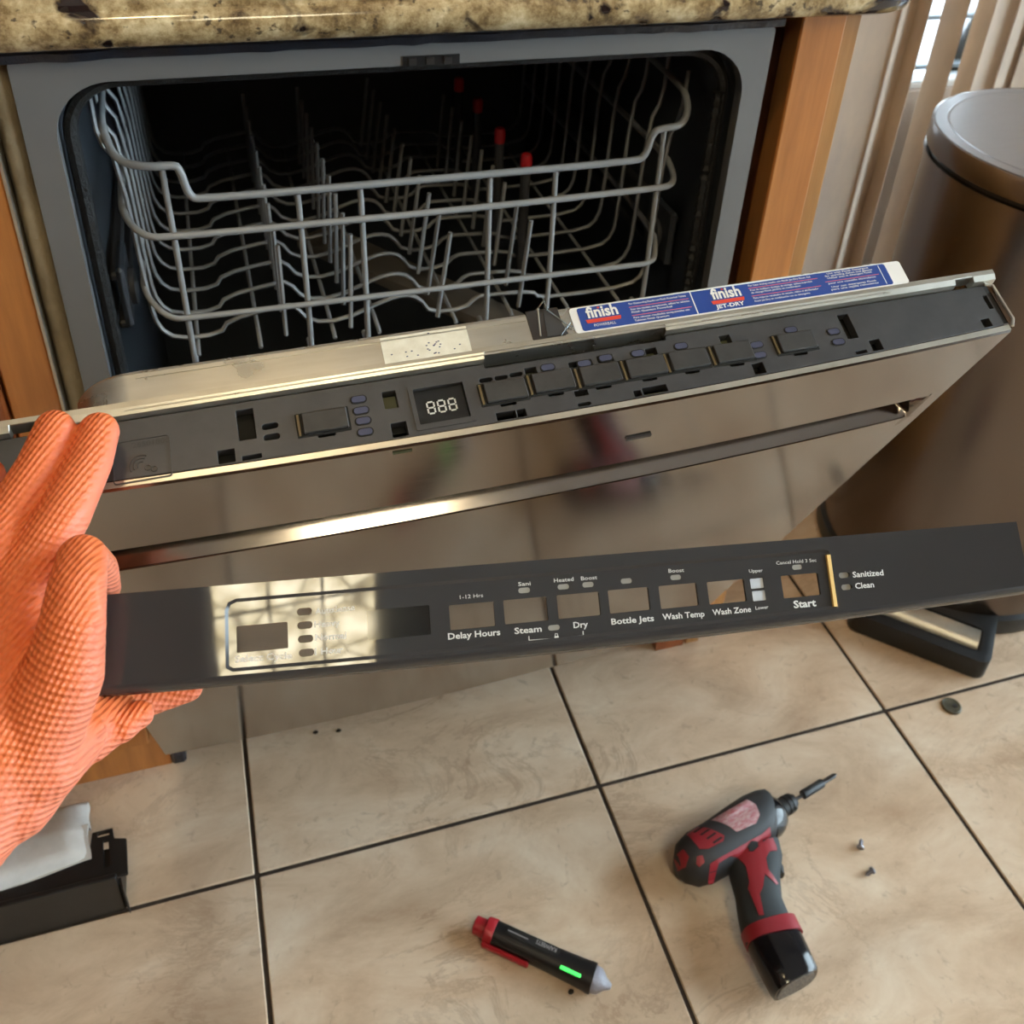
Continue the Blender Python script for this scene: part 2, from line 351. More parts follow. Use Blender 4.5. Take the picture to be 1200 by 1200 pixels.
def rrect(a0, a1, b0, b1, r, n=5):
    r = min(r, abs(a1-a0)/2-1e-6, abs(b1-b0)/2-1e-6); out = []
    for cx, cy, st in ((a1-r, b1-r, 0), (a0+r, b1-r, 90), (a0+r, b0+r, 180), (a1-r, b0+r, 270)):
        for k in range(n+1):
            an = math.radians(st+90*k/n); out.append((cx+r*math.cos(an), cy+r*math.sin(an)))
    return out
def tag(o, label=None, cat=None, group=None, kind=None):
    if label: o['label'] = label
    if cat: o['category'] = cat
    if group: o['group'] = group
    if kind: o['kind'] = kind
    return o
def thing(name, label, cat, loc=(0, 0, 0), rotz=0, group=None, matrix=None):
    o = bpy.data.objects.new(name, None); COL.objects.link(o); o.empty_display_size = .05
    if matrix is not None: o.matrix_world = matrix
    else: o.location = loc; o.rotation_euler = (0, 0, rotz)
    return tag(o, label, cat, group)
def smoothpath(pts, r=.5, it=2):
    P = [np.array(p, float) for p in pts]
    for _ in range(it):
        Q = [P[0]]
        for i in range(len(P)-1):
            a, b = P[i], P[i+1]
            if i > 0: Q.append(a*.75+b*.25)
            if i < len(P)-2: Q.append(a*.25+b*.75)
        Q.append(P[-1]); P = Q
    return P
_fontcache = {}
def text_mb(txt, width=None, height=None, bold=0.0, xf=None, th=0.00008):
    cu = bpy.data.curves.new('t', 'FONT'); cu.body = txt; cu.size = 1; cu.offset = bold; cu.resolution_u = 2
    o = bpy.data.objects.new('t', cu); COL.objects.link(o)
    dg = bpy.context.evaluated_depsgraph_get(); me = bpy.data.meshes.new_from_object(o.evaluated_get(dg))
    vs = [tuple(v.co) for v in me.vertices]; fs = [tuple(p.vertices) for p in me.polygons]
    bpy.data.objects.remove(o); bpy.data.curves.remove(cu); bpy.data.meshes.remove(me)
    x0 = min(v[0] for v in vs); x1 = max(v[0] for v in vs); sx = (width/(x1-x0)) if width else 1
    sy = (height/0.70) if height else sx
    mb = MB(xf); n = len(vs)
    mb.add([((v[0]-x0)*sx, v[1]*sy, th) for v in vs], fs)
    return mb

# ================================================================== room shell
ZC = 2.4
fl = MB().box(-3.0, 2.6, -3.6, 0.66, -0.05, -0.0022).build('floor', 'grout'); tag(fl, kind='structure')
T = 0.3983; X0 = -0.2231; Y0 = -0.1227; GW = 0.0048
tb = MB().box(-(T-GW)/2, (T-GW)/2, -(T-GW)/2, (T-GW)/2, -0.006, 0)
t0 = tb.build('tile', 'tile', fl, bevel=.0012)
k = 0
for i in range(-7, 7):
    for j in range(-9, 2):
        o = t0 if k == 0 else t0.copy()
        if k: COL.objects.link(o)
        o.location = (X0+(i+.5)*T, Y0+(j+.5)*T, random.uniform(-.0004, 0)); k += 1
c = MB().box(-3.0, 2.6, -3.6, .66, ZC, ZC+.05).build('ceiling', 'ceil'); tag(c, kind='structure')
w = MB().box(-3.05, -3.0, -3.6, .66, 0, ZC).build('wall_left', 'wallbrown'); tag(w, kind='structure')
w = MB().box(-3.0, 2.6, -3.65, -3.6, 0, ZC).build('wall_front', 'wallbrown'); tag(w, kind='structure')
# back wall with a window opening
WX0, WX1, WZ0, WZ1 = 0.62, 2.3, 0.525, 2.15; WY = 0.66
w = MB()
w.box(-3.0, WX0, WY, WY+.1, 0, ZC); w.box(WX1, 2.6, WY, WY+.1, 0, ZC); w.box(WX0, WX1, WY, WY+.1, 0, WZ0); w.box(WX0, WX1, WY, WY+.1, WZ1, ZC)
tag(w.build('wall_back', 'wallp'), kind='structure')
wn = MB(); FWd = .035
wn.box(WX0, WX1, WY+.01, WY+.07, WZ0, WZ0+.012); wn.box(WX0, WX1, WY+.01, WY+.07, WZ1-FWd, WZ1); wn.box(WX0, WX0+FWd, WY+.01, WY+.07, WZ0, WZ1); wn.box(WX1-FWd, WX1, WY+.01, WY+.07, WZ0, WZ1)
win = tag(wn.build('window_1', 'vinyl', bevel=.002), kind='structure')
for z in (.555, .641, 1.0, 1.4, 1.8): MB().box(WX0+FWd, WX1-FWd, WY+.03, WY+.042, z-.003, z+.003).build('muntin', 'barm', win)
MB().box(WX0+FWd, WX1-FWd, WY+.034, WY+.038, WZ0, WZ1-FWd).build('pane', 'glass', win, smooth=0)
# right wall with a wide glazed opening
w = MB(); w.box(2.6, 2.7, .2, .66, 0, ZC); w.box(2.6, 2.7, -3.6, -2.7, 0, ZC); w.box(2.6, 2.7, -2.7, .2, 2.1, ZC); w.box(2.6, 2.7, -2.7, .2, 0, .1)
tag(w.build('wall_right', 'wallp'), kind='structure')
wn = MB()
for y in (-2.7, -1.27, .16): wn.box(2.62, 2.67, y, y+.04, .1, 2.1)
wn.box(2.62, 2.67, -2.7, .2, .1, .14); wn.box(2.62, 2.67, -2.7, .2, 2.06, 2.1)
win2 = tag(wn.build('window_2', 'vinyl'), kind='structure')
MB().box(2.643, 2.647, -2.66, .16, .14, 2.06).build('pane', 'glass', win2, smooth=0)
pt = MB().box(-3, 8, -8, 8, -.2, -.06).build('ground', 'patio'); tag(pt, kind='structure')

# ceiling light
lx, ly, lw, ll = 0.045, -1.98, .40, .90
lt = thing('ceiling_light', 'long ceiling light with a warm crackled diffuser behind the photographer', 'lamp', (lx, ly, ZC))
fr = MB(); fr.plate(rrect(-lw/2-.03, lw/2+.03, -ll/2-.03, ll/2+.03, .01), -.06, 0, [rrect(-lw/2, lw/2, -ll/2, ll/2, .005)]); fr.build('frame', 'lampframe', lt)
MB().box(-lw/2, lw/2, -ll/2, ll/2, -.05, -.045).build('diffuser', 'lamp', lt, smooth=0)
for x in (-lw/6, lw/6): MB().box(x-.004, x+.004, -ll/2, ll/2, -.054, -.05).build('divider', 'lampframe', lt)
for y in (-.15, .15): MB().box(-lw/2, lw/2, y-.004, y+.004, -.054, -.05).build('divider', 'lampframe', lt)

for dx_, dy_ in ((-.27, -.60),):  # added lamp out of view, placed to brighten the door liner
    dl = thing('added_fill_lamp', 'small unseen round lamp added to brighten the dishwasher door liner', 'lamp', (dx_, dy_, ZC))
    MB().lathe([(.0001, -.004), (.075, -.004), (.075, -.002), (.0001, -.002)], 32).build('lens', 'added_fill_lamp', dl)
    MB().lathe([(.076, -.001), (.095, -.001), (.093, -.008), (.077, -.008), (.076, -.001)], 32).build('trim_ring', 'lampframe', dl)

# vertical blinds
bl = thing('vertical_blind', 'beige vertical blind hanging in front of the window behind the bin', 'blind', (.85, .60, 0))
def slat(xa, ya, xb, yb, crv=.006):
    n = 5; a = np.array([xa, ya]); b = np.array([xb, yb]); d = b-a; nn = np.array([-d[1], d[0]])/np.linalg.norm(d); pts = []
    for i in range(n): t = i/(n-1); pts.append(a+d*t+nn*crv*(1-(2*t-1)**2))
    for i in range(n-1, -1, -1): t = i/(n-1); pts.append(a+d*t+nn*(crv*(1-(2*t-1)**2)+.0012))
    MB().plate([tuple(p) for p in pts], .05, 2.15).build('slat', 'blind', bl, loc=(-.85, -.60, 0))
def sl(u0, y0, u1, y1, crv=.003): slat(aty(u0, 60, y0)[0], y0, aty(u1, 60, y1)[0], y1, crv)
slat(.70, .612, .79, .596); sl(960, .606, 1047, .598, .005); sl(1045, .596, 1061, .622, .001); sl(1060, .622, 1077, .590, .001)
sl(1091, .610, 1121, .592, .002); sl(1129, .610, 1151, .592, .002); sl(1150, .596, 1179, .602, .004); sl(1178, .594, 1214, .626, .002)
slat(1.16, .60, 1.24, .59); slat(1.235, .605, 1.31, .59); slat(1.30, .60, 1.37, .59); slat(1.40, .60, 1.47, .59); slat(1.50, .60, 1.58, .59)
for i in range(9): slat(1.62+.075*i, .63, 1.645+.075*i, .56, .003)
MB().box(-.12, 1.45, -.03, .05, 2.15, 2.2).build('head_rail', 'vinyl', bl)

# ================================================================== cabinets and worktop
cb = thing('kitchen_cabinet', 'orange oak cabinet left of the dishwasher with a plain kick board', 'cabinet', (-.318, 0, 0))
xw = lambda x, y, z: (x+.318, y, z)
MB(xw).box(-.357, -.3185, -.002, .02, .1, .857).build('stile', 'wood_o', cb, bevel=.0015)
MB(xw).box(-.80, -.359, -.012, .008, .12, .84).build('door', 'wood_r', cb, bevel=.004, seg=2)
MB(xw).box(-.80, -.3185, .01, .60, .1, .857).build('side_panel', 'wood_r', cb)
MB(xw).box(-.80, -.3075, .040, .055, 0, .1).build('kick_board', 'wood_o', cb)
MB(xw).box(-.3185, -.3165, -.003, .015, .22, .857).build('edge_strip', 'steel_l', cb)
cp = thing('cabinet_end_panel', 'orange oak end panel standing right of the dishwasher', 'panel', (.3205, 0, 0))
xw2 = lambda x, y, z: (x-.3205, y, z)
MB(xw2).box(.3205, .364, -.004, .022, .10, .868).build('stile', 'wood_o', cp, bevel=.0015)
MB(lambda a, b, c_: (c_-.3205, a, b)).plate([(.006, .10), (.043, .10), (.043, 0), (.60, 0), (.60, .868), (.006, .868)], .3662, .3862).build('board', 'wood_b', cp, bevel=.0015)
MB(lambda a, b, c_: (c_-.3205, a, b)).plate([(.023, .10), (.043, .10), (.043, 0), (.60, 0), (.60, .868), (.023, .868)], .3215, .362).build('inner_board', 'wood_r', cp)

def worktop():
    prof = [(.60, .8722), (.004, .8722), (-.012, .8680), (-.020, .8682), (-.0265, .8715), (-.0300, .8780), (-.0305, .8855), (-.0285, .8900), (-.0245, .8930), (-.0225, .8942),
            (-.0222, .8975), (-.0200, .9020), (-.0150, .9055), (-.008, .9072), (.0, .9075), (.60, .9075)]
    mb = MB(); rings = []
    R = .02
    for x in (-1.3, -.6, 0, .38): rings.append([(x, y, z) for y, z in prof])
    for kk in range(1, 7):                      # rounded right end: the profile returns
        a = math.radians(90*kk/6); ring = []
        for y, z in prof:
            off = max(0.0, R-.0-y) if y < R else 0
            ring.append((.38+off*math.sin(a), R-off*math.cos(a) if y < R else y, z))
        rings.append(ring)
    rings.append([(p[0], .60, p[2]) if i not in (0, len(prof)-1) else p for i, p in enumerate(rings[-1])])
    return mb.loft(rings)
wt = worktop().build('worktop', 'granite', smooth=50); tag(wt, 'speckled tan and brown granite worktop over the dishwasher', 'countertop')

# ================================================================== dishwasher
dw = thing('dishwasher', 'open dishwasher with grey frame and stainless door stripped of its control cover', 'dishwasher')
HX, HZ0, HZ1 = .2765, .15, .8388
xz = lambda a, b, c_: (a, -c_, b)
MB(xz).plate(rrect(-.2985, .2985, .10, .8552, .003), -.012, 0, [rrect(-HX, HX, HZ0, HZ1, .042, 10)]).build('tub_frame', 'frame', dw, bevel=.0012)
def ringloop(hx, z0, z1, r, y): return [(a, y, b) for a, b in rrect(-hx, hx, z0, z1, r, 8)]
tub = MB(); rr_ = [ringloop(HX+.001, HZ0-.001, HZ1+.001, .043, .012), ringloop(HX+.001, HZ0-.001, HZ1+.001, .043, .03), ringloop(HX-.006, HZ0+.004, HZ1-.004, .05, .045), ringloop(HX-.008, HZ0+.006, HZ1-.006, .05, .55)]
tub.loft(rr_, caps=False); n_ = len(rr_[0]); tub.add(rr_[-1], [tuple(range(n_))])
tubo = tub.build('tub', 'tub', dw)
g = MB(); lp = ringloop(HX-.007, HZ0+.006, HZ1-.006, .040, .022); g.tube(lp+[lp[0]], .0055, 8, caps=False)
for i_ in range(0, 190):
    pass
g.build('gasket', 'rubber', dw)
zz = np.linspace(.20, .795, 130)
MB().tube([(HX-.0125, .018, z) for z in zz], 1, 6, rr=[.0032+.0016*(i % 2)+.0006*random.random() for i in range(130)]).build('gasket_rib', 'rubber', dw)
sp = MB(xz); sp.box(-.0225, .0225, .8385, .8464, -.004, .001); spo = sp.build('strike_plate', 'black', dw)
for a in (-.018, -.004, .010): MB(xz).box(a, a+.006, .8395, .8450, .001, .0025).build('strike_tooth', 'darksteel', spo)
br = MB()
pts = []
random.seed(3)
for i in range(41):
    x = -.305+.61*i/40; yy = -.004+random.uniform(-.003, .003); br_z = .8560
    pts.append([(x, yy, br_z), (x, yy-.001, br_z+.006), (x, yy+.006+random.uniform(0, .003), .8672), (x, .03, .8672), (x, .03, br_z)])
br.loft(pts).build('foil_tape', 'barrier', dw)
ins = MB(); rows = []
for i in range(26):
    z = .26+.595*i/25; b_ = random.uniform(0, .004); rows.append([(-.3164, .016, z), (-.3110, .006-b_, z), (-.3040, .006-b_*.6, z), (-.2988, .012, z), (-.2988, .05, z), (-.3164, .05, z)])
ins.loft(rows).build('insulation_blanket', 'insul', dw, smooth=80)
MB().box(-.3065, -.290, .036, .060, 0, .20).build('base_bracket', 'barrier', dw, bevel=.003)
MB().box(-.2985, .2985, .062, .55, .012, .10).build('base_pan', 'black', dw)
for z, nm in ((.648, 'rack_rail'), (.60, 'rack_rail')):
    for sx_ in (-1, 1):
        MB().box(min(sx_*.268, sx_*.258), max(sx_*.268, sx_*.258), .06, .52, z-.004, z+.004).build(nm, 'jet', dw, bevel=.002)
for sx_ in (-1, 1):
    a = MB(lambda x, y, z, q=sx_: (q*(.2575-z), .085+x, .625+y)); a.lathe([(.0001, 0), (.016, 0), (.017, .002), (.017, .007), (.006, .008), (.0001, .010)], 20); a.build('roller', 'jet', dw)
    MB().box(min(sx_*.262, sx_*.255), max(sx_*.262, sx_*.255), .052, .11, .60, .66).build('roller_bracket', 'tub', dw, bevel=.003)
# -------- door
GRX = .286
POCKET = [(.5680, 0), (.5684, .0004), (.5688, .0012), (.5706, .0118), (.5712, .0130), (.5724, .0138), (.5742, .0138), (.577, .0127), (.5840, .0092), (.6012, .0007), (.6016, 0)]
def front_w(x, v):
    w_ = -bow(x)
    tx = max(0.0, min(1.0, (GRX-abs(x))/.007))
    g_ = float(np.interp(v, [p_[0] for p_ in POCKET], [p_[1] for p_ in POCKET]))
    return w_+g_*tx
xs = sorted(set([-.2985, -.297, .297, .2985]+list(np.linspace(-.29, .29, 49))+[s_*q for s_ in (-1, 1) for q in (.2861, .2843, .2825, .2808, .2790, .277)]))
vsn = [.0, .001, .003]+list(np.linspace(.03, .54, 12))+[.555]+[p_[0] for p_ in POCKET]+[.608, .63, .655, DL-.003, DL-.001, DL]
dm = MB(lambda x, v, w_: Dp(x, v, w_)); gv = []; gf = []
for v in vsn:
    for x in xs:
        e = 0.0
        if abs(x) > .2975: e = .0015
        if v < .0005 or v > DL-.0005: e = max(e, .0012)
        gv.append((x, v, front_w(x, v)+e))
nx = len(xs)
for j in range(len(vsn)-1):
    for i in range(nx-1): gf.append((j*nx+i, j*nx+i+1, (j+1)*nx+i+1, (j+1)*nx+i))
dm.add(gv, gf)
# side walls, bottom wall and top fold
for sx_ in (-.2985, .2985): dm.add([(sx_, 0, .0015), (sx_, DL, .0015), (sx_, DL, .030), (sx_, 0, .030)], [(0, 1, 2, 3)])
dm.add([(x, 0, front_w(x, 0)+.0012) for x in xs]+[(x, 0, .030) for x in xs], [(i, i+1, nx+i+1, nx+i) for i in range(nx-1)])
dm.add([(x, DL, front_w(x, DL)+.0012) for x in xs]+[(x, DL-.0002, front_w(x, DL)+.0062) for x in xs], [(i, i+1, nx+i+1, nx+i) for i in range(nx-1)])
door = dm.build('door', 'steel', dw, smooth=28)
DX = lambda a, b, c_: Dp(a, DL+c_, b)          # (x, w, height above the door top)
xe = list(np.linspace(-.2975, .2975, 41)); de = MB(DX)
de.loft([[(x, -bow(x)+.0010, -.0006), (x, -bow(x)+.0014, .0003), (x, -bow(x)+.0046, .0005), (x, -bow(x)+.0049, -.003), (x, -bow(x)+.0010, -.003)] for x in xe]); de.build('door_edge', 'steel_l', door, bevel=0)
MB(lambda x, v, w_: Dp(x, v, w_)).box(-.294, .294, .004, DL-.014, .004 if False else .012, .034).build('door_core', 'black', door)
# control module: strip with openings
LV = .0062
def tr(tl, brr):
    x1, w1 = TOP(*tl); x2, w2 = TOP(*brr); return x1, x2, min(w1, w2), max(w1, w2)
def tr_size(px, w, h):
    x, ww = TOP(*px); return x-w/2, x+w/2, ww-h/2, ww+h/2
slots = [(tr((276, 482), (301, 514)), 0), (tr_size((316.5, 500), .0085, .0034), 1), (tr_size((318.5, 512.5), .0085, .0034), 1), (tr_size((266.5, 544), .0085, .0075), 0), (tr_size((296, 541.5), .010, .0025), 0),
         (tr_size((457, 469), .0075, .0105), 2), (tr_size((470.5, 515), .0085, .0085), 2),
         (tr_size((569, 446), .0078, .0026), 1), (tr_size((587, 443), .0078, .0026), 1), (tr_size((604.5, 439.5), .0078, .0026), 1),
         (tr_size((622, 436), .0070, .0052), 2), (tr_size((680, 427), .014, .0040), 0), (tr_size((709, 421), .0095, .0045), 0), (tr_size((763, 413), .007, .0052), 2),
         (tr_size((594, 491), .0112, .0046), 2), (tr_size((612, 487.5), .0052, .0046), 2), (tr_size((768, 459), .0150, .0046), 2), (tr_size((747.5, 463), .0045, .0038), 2), (tr_size((681, 461), .0080, .0036), 0), (tr_size((685, 475), .008, .0022), 1),
         (tr_size((849.5, 398), .0070, .0055), 2), (tr_size((892.5, 440.5), .0075, .0072), 0),
         (tr((980, 370), (1006, 396)), 0), (tr_size((1010, 415), .0078, .0022), 0), (tr_size((1030, 412), .0075, .0075), 0), (tr_size((1161, 354), .008, .0100), 0), (tr_size((1158, 383), .0065, .006), 0)]
btn_c = [(-.1330, .0159), (-.0331, .0161), (-.0049, .0172), (.0234, .0165), (.0517, .0166), (.0787, .0167), (.1076, .0166), (.1498, .0167)]
for bx_, bw_ in btn_c: slots.append(((bx_-.0045, bx_+.0045, bw_-.0088, bw_-.0050), 0))
dx = (-.0838, -.0552, .0042, .0264)
holes = []; back = [dx]
for (a0, a1, b0, b1), kind_ in slots:
    r_ = .0016 if kind_ == 1 else .0003
    sh_ = max(0, max(-bow(a0), -bow(a1))+.0060-b0); b0 += sh_; b1 = min(b1+sh_, .0318); a1 = min(a1, .2935); a0 = max(a0, -.2935)
    if any(a0 < q_[1]+.0006 and a1 > q_[0]-.0006 and b0 < q_[3]+.0006 and b1 > q_[2]-.0006 for q_ in back): print('skip', a0, a1, b0, b1); continue
    back.append((a0, a1, b0, b1)); holes.append(rrect(a0, a1, b0, b1, r_, 3 if kind_ == 1 else 1))
holes.append(rrect(*dx, .0006, 1))
xn = list(np.linspace(-.2945, .2945, 41))
outer = [(x, -bow(x)+.0054) for x in xn]+[(.2945, .0352), (.0705, .0352), (.0700, .0324), (-.0405, .0324), (-.041, .0352), (-.2945, .0352)]
module = MB(DX); module.plate(outer, -.006, .0006, holes); modo = module.build('control_module', 'module', door, smooth=20, bevel=.00035)
bk = MB(DX); bk.box(-.2945, .2945, .0056, .0400, -.0085, -.0080); bk.build('module_backing', 'hole', door)
for (a0, a1, b0, b1), kind_ in slots:
    if kind_ == 2: MB(DX).box(a0-.001, a1+.001, b0-.001, b1-.001, -.0062, -.0045).build('circuit_board', 'pcb', door)
for bx_, bw_ in btn_c:
    b_ = MB(DX); b_.box(bx_-.0118, bx_+.0122, bw_-.0060, bw_+.0062, -.001, .0030); bo = b_.build('button', 'button', door, bevel=.0006)
    MB(DX).box(bx_-.0142, bx_-.0130, bw_-.0062, bw_+.0062, .0004, .0016).build('return_spring', 'amber', door)
    MB(DX).plate(rrect(bx_-.0150, bx_+.0133, bw_-.0074, bw_+.0070, .0006, 2), .0003, .0009).build('button_gap_shade', 'hole', door)  # flat dark plate paints the shade in the gap around the button
MB(DX).box(dx[0]+.0003, dx[1]-.0003, dx[2]+.0003, dx[3]-.0003, -.0036, -.0018).build('display', 'display', door)
fr_ = MB(DX); fr_.plate(rrect(dx[0]-.0022, dx[1]+.0025, dx[2]-.0030, dx[3]+.0024, .001, 2), .0004, .0013, [rrect(dx[0]+.0002, dx[1]-.0002, dx[2]+.0002, dx[3]-.0002, .0005, 2)]); fr_.build('display_frame', 'module', door)
def digit(cx, cw):
    mb = MB(DX); w_, h_, t_ = .0038, .0070, .00085; z0, z1 = -.0018, -.0014
    for yy in (-h_/2, 0, h_/2): mb.box(cx-w_/2+.0005, cx+w_/2-.0005, cw+yy-t_/2, cw+yy+t_/2, z0, z1)
    for xx in (-w_/2, w_/2):
        for y0_, y1_ in ((-h_/2+.0004, -.0004), (.0004, h_/2-.0004)): mb.box(cx+xx-t_/2, cx+xx+t_/2, cw+y0_, cw+y1_, z0, z1)
    return mb
for cx_ in (-.0752, -.0692, -.0632): digit(cx_, .0148).build('display_digit', 'segment', door)
leds = [(420, 469), (423, 482), (425.5, 494), (428, 507), (641.5, 431.5), (684, 427), (709, 420.5), (747, 415), (797.5, 406.5), (886, 405), (890, 417), (926, 387.5), (976, 389.5), (982, 401.5)]
for q in leds:
    x_, w_ = TOP(*q); ld = MB(DX).plate(rrect(x_-.0038, x_+.0038, w_-.0018, w_+.0018, .0017, 4), -.0004, .0013).build('indicator_lens', 'led', door)
    MB(DX).plate(rrect(x_-.0046, x_+.0046, w_-.0025, w_+.0025, .0024, 4), .0004, .0009, [rrect(x_-.0036, x_+.0036, w_-.0015, w_+.0015, .0015, 4)]).build('lens_rim', 'hole', door)
# moulded mark at the left end
xa, wa = TOP(150, 517); xb, wb = TOP(203, 558)
MB(DX).plate(rrect(xa-.008, xb, wb, wa, .0015), .0005, .0011, [rrect(xa-.0075, xb-.0006, wb+.0006, wa-.0006, .0012)]).build('moulded_outline', 'module', door)
t_ = text_mb('26501800', .018, .0030, xf=lambda a, b, c_: DX(xa+.002+a, wa-.0048+b, .0007+c_), th=.0003); t_.build('moulded_number', 'button', door)
rx_, rw_ = TOP(166, 546)
for r_ in (.002, .0038, .0056):
    an = [math.radians(60+i*10) for i in range(16)]; MB().tube([DX(rx_+r_*math.cos(a), rw_+r_*math.sin(a), .0008) for a in an], .0003, 5).build('moulded_arc', 'button', door)
for q in ((.003, -.0018), (.006, -.003)):
    an = [math.radians(i*30) for i in range(13)]; MB().tube([DX(rx_+q[0]+.0014*math.cos(a), rw_+q[1]+.0014*math.sin(a), .0008) for a in an], .0003, 5).build('moulded_ring', 'button', door)
# steel lip between module and liner, liner top, clips
LV = .0062
DXL = lambda a, b, c_: Dp(a, DL+LV+c_, b)
xg0, _ = TOP(1124, 336, LV); xg1, _ = TOP(1147, 336, LV)
def lipring(x, cut): return [(x, .0430, 0), (x, .0402 if cut else .0398, 0), (x, .0398 if cut else .0364, -.0004 if cut else -.0016), (x, .0394 if cut else .0357, -.0050), (x, .0394 if cut else .0360, -.009), (x, .0430, -.009)]
lr_ = []
for xa_, xb_, cut in ((-.303, -xg1, 0), (-xg1, -xg0, 1), (-xg0, -.0405, 0), (-.0405, .0700, 2), (.0700, xg0, 0), (xg0, xg1, 1), (xg1, .303, 0)):
    for q_ in (xa_+.0002, xb_-.0002): 
        r_ = lipring(q_, cut == 1)
        if cut == 2: r_ = [(x, max(w_, .0386) if w_ < .0400 else w_, c_) for x, w_, c_ in r_]
        lr_.append(r_)
lip = MB(DXL); lip.loft(lr_); lip.build('door_lip', 'steel_l', door, smooth=10)
lin = MB(lambda x, v, w_: Dp(x, v, w_)); lr = []
ol = []
R_ = .030
for k_ in range(13):
    a = math.radians(180-90*k_/12); ol.append((-.2585+R_+R_*math.cos(a), DL+LV-.0005-R_+R_*math.sin(a)))
for k_ in range(13):
    a = math.radians(90-90*k_/12); ol.append((.2500-R_+R_*math.cos(a), DL+LV-.0005-R_+R_*math.sin(a)))
ol = [(-.2585, .10)]+ol+[(.25, .10)]
for w_, e in ((.038, 0), (.0590, 0), (.0612, .0012), (.0622, .0035)):
    cx0 = -.004; lr.append([(x-(e if x > cx0 else -e), v-(e if v > .3 else -e), w_) for x, v in ol])
lin.loft(lr); lin.build('liner', 'liner', door, smooth=18)
# liner groove line
MB(DXL).box(-.225, -.0115, .0560, .0568, -.0004, .0002).build('liner_bead', 'liner', door)
# white rating label
a0, b0 = TOP(444, 399, LV); a1, b1 = TOP(551, 418, LV)
MB(DXL).box(-.0960, -.0468, .0418, .0585, -.0004, .0002).build('rating_label', 'paper', door)
random.seed(5)
sm = MB(DXL)
for i in range(22):
    x = random.gauss(-.0675, .003) if i < 12 else random.uniform(-.0915, -.052); w_ = random.gauss(.0505, .0030) if i < 12 else random.uniform(.0435, .0475)
    w_ = min(.0578, max(.0425, w_)); sm.box(x-.0005, x+.0005, w_-.0003, w_+.0003, .0002, .00028)
sm.build('smudged_print', 'navyprint', door)
# latch opening
lat = MB(DXL); lat.box(-.0105, .0090, .0425, .0618, -.0010, .0004); lato = lat.build('latch', 'darksteel', door)
MB(DXL).plate([(-.002, .0430), (.0105, .0430), (.0075, .0560), (.0000, .0610)], .0004, .0010).build('latch_plate', 'jet', lato)
MB().tube([DXL(-.0060, .0440, .001), DXL(-.0030, .0620, .002), DXL(.0002, .0640, .006)], .0005, 5).build('latch_wire', 'steel_l', lato)
MB().tube([DXL(.0000, .0660, .007), DXL(.0020, .0600, .002), DXL(.0120, .0480, .001), DXL(.0145, .0470, .001)], .0005, 5).build('latch_wire', 'film', lato)
MB().tube([DXL(.0080, .0440, .001), DXL(.0140, .0500, .001), DXL(.0060, .0425, .001)], .0004, 5).build('latch_wire', 'film', lato)
# blue advert sticker
sk = MB(DXL); sk.plate(rrect(.0155, .2400, .0424, .0596, .002), -.0004, .0002); sko = sk.build('liner_glare_sheet', 'white', door)  # white sheet paints the window's reflection on the liner steel
MB(DXL).plate(rrect(.0200, .2285, .0432, .0588, .0015), .0002, .0004).build('blue_sticker', 'blue', door)
MB(DXL).box(.0925, .0932, .0432, .0588, .0004, .00045).build('sticker_fold', 'white', door)
MB(DXL).box(.2235, .2240, .0440, .0580, .0004, .00045).build('sticker_line', 'white', door)
def stext(txt, x, w_, width, h, m_, bold=0, z=.0004, nm='sticker_lettering'):
    t = text_mb(txt, width, h, bold, xf=lambda a, b, c_: DXL(x+a, w_+b, z+c_)); return t.build(nm, m_, door, smooth=0)
for lx0 in (.0240, .1045):
    MB(DXL).plate([(lx0+.000, .0478), (lx0+.0208, .0478), (lx0+.0214, .0502), (lx0-.0006, .0502)], .0004, .0006).build('logo_bar', 'redprint', door)
    d_ = MB(DXL); d_.plate([(lx0+.0092+.0008*math.cos(i*.63), .0574+.0006*math.sin(i*.63)) for i in range(10)], .0006, .0007); d_.build('logo_dot', 'redprint', door)
    t = text_mb('finish', .0196, .0072, .03, xf=lambda a, b, c_, l=lx0: DXL(l+.0008+a, .0513+b, .0006+c_)); t.build('logo_word', 'white', door, smooth=0)
stext('POWERBALL', .0275, .0450, .0135, .0018, 'white'); stext('JET-DRY', .1055, .0446, .0190, .0026, 'white', .03)
L1 = [(.0525, .0562, .037, 'For Outstanding Results use Finish Powerball Tablets'), (.0525, .0523, .038, 'Pour des résultats exceptionnels, utilisez les tablettes'), (.0525, .0503, .026, 'Finish Quantum Powerball'), (.0525, .0464, .036, 'Para obtener resultados excepcionales use'), (.0525, .0444, .022, 'Tabletas Finish Quantum')]
L2 = [(.1315, .0566, .043, 'For best drying results use Finish Jet-Dry Rinse Aid'), (.1315, .0532, .043, 'Pour de meilleurs résultats de séchage, utilisez le produit'), (.1315, .0513, .034, 'de rinçage Finish Jet-Dry en combinaison'), (.1315, .0474, .045, 'Para mejores resultados de secado, utilice el abrillantador'), (.1315, .0452, .038, 'Finish Jet-Dry en combinación con su detergente')]
L3 = [(.1865, .0570, .030, 'Use with Finish Detergent'), (.1845, .0553, .034, 'for sparkling dishes and glasses'), (.1855, .0536, .032, 'Utiliser avec le détergent Finish'), (.1845, .0498, .034, 'pour une vaisselle étincelante'), (.1855, .0470, .032, 'Usar con detergente Finish'), (.1845, .0452, .034, 'para una vajilla reluciente')]
for x, w_, wd, tx in L1+L2+L3: stext(tx, x, w_, wd, .00125, 'white', .012)
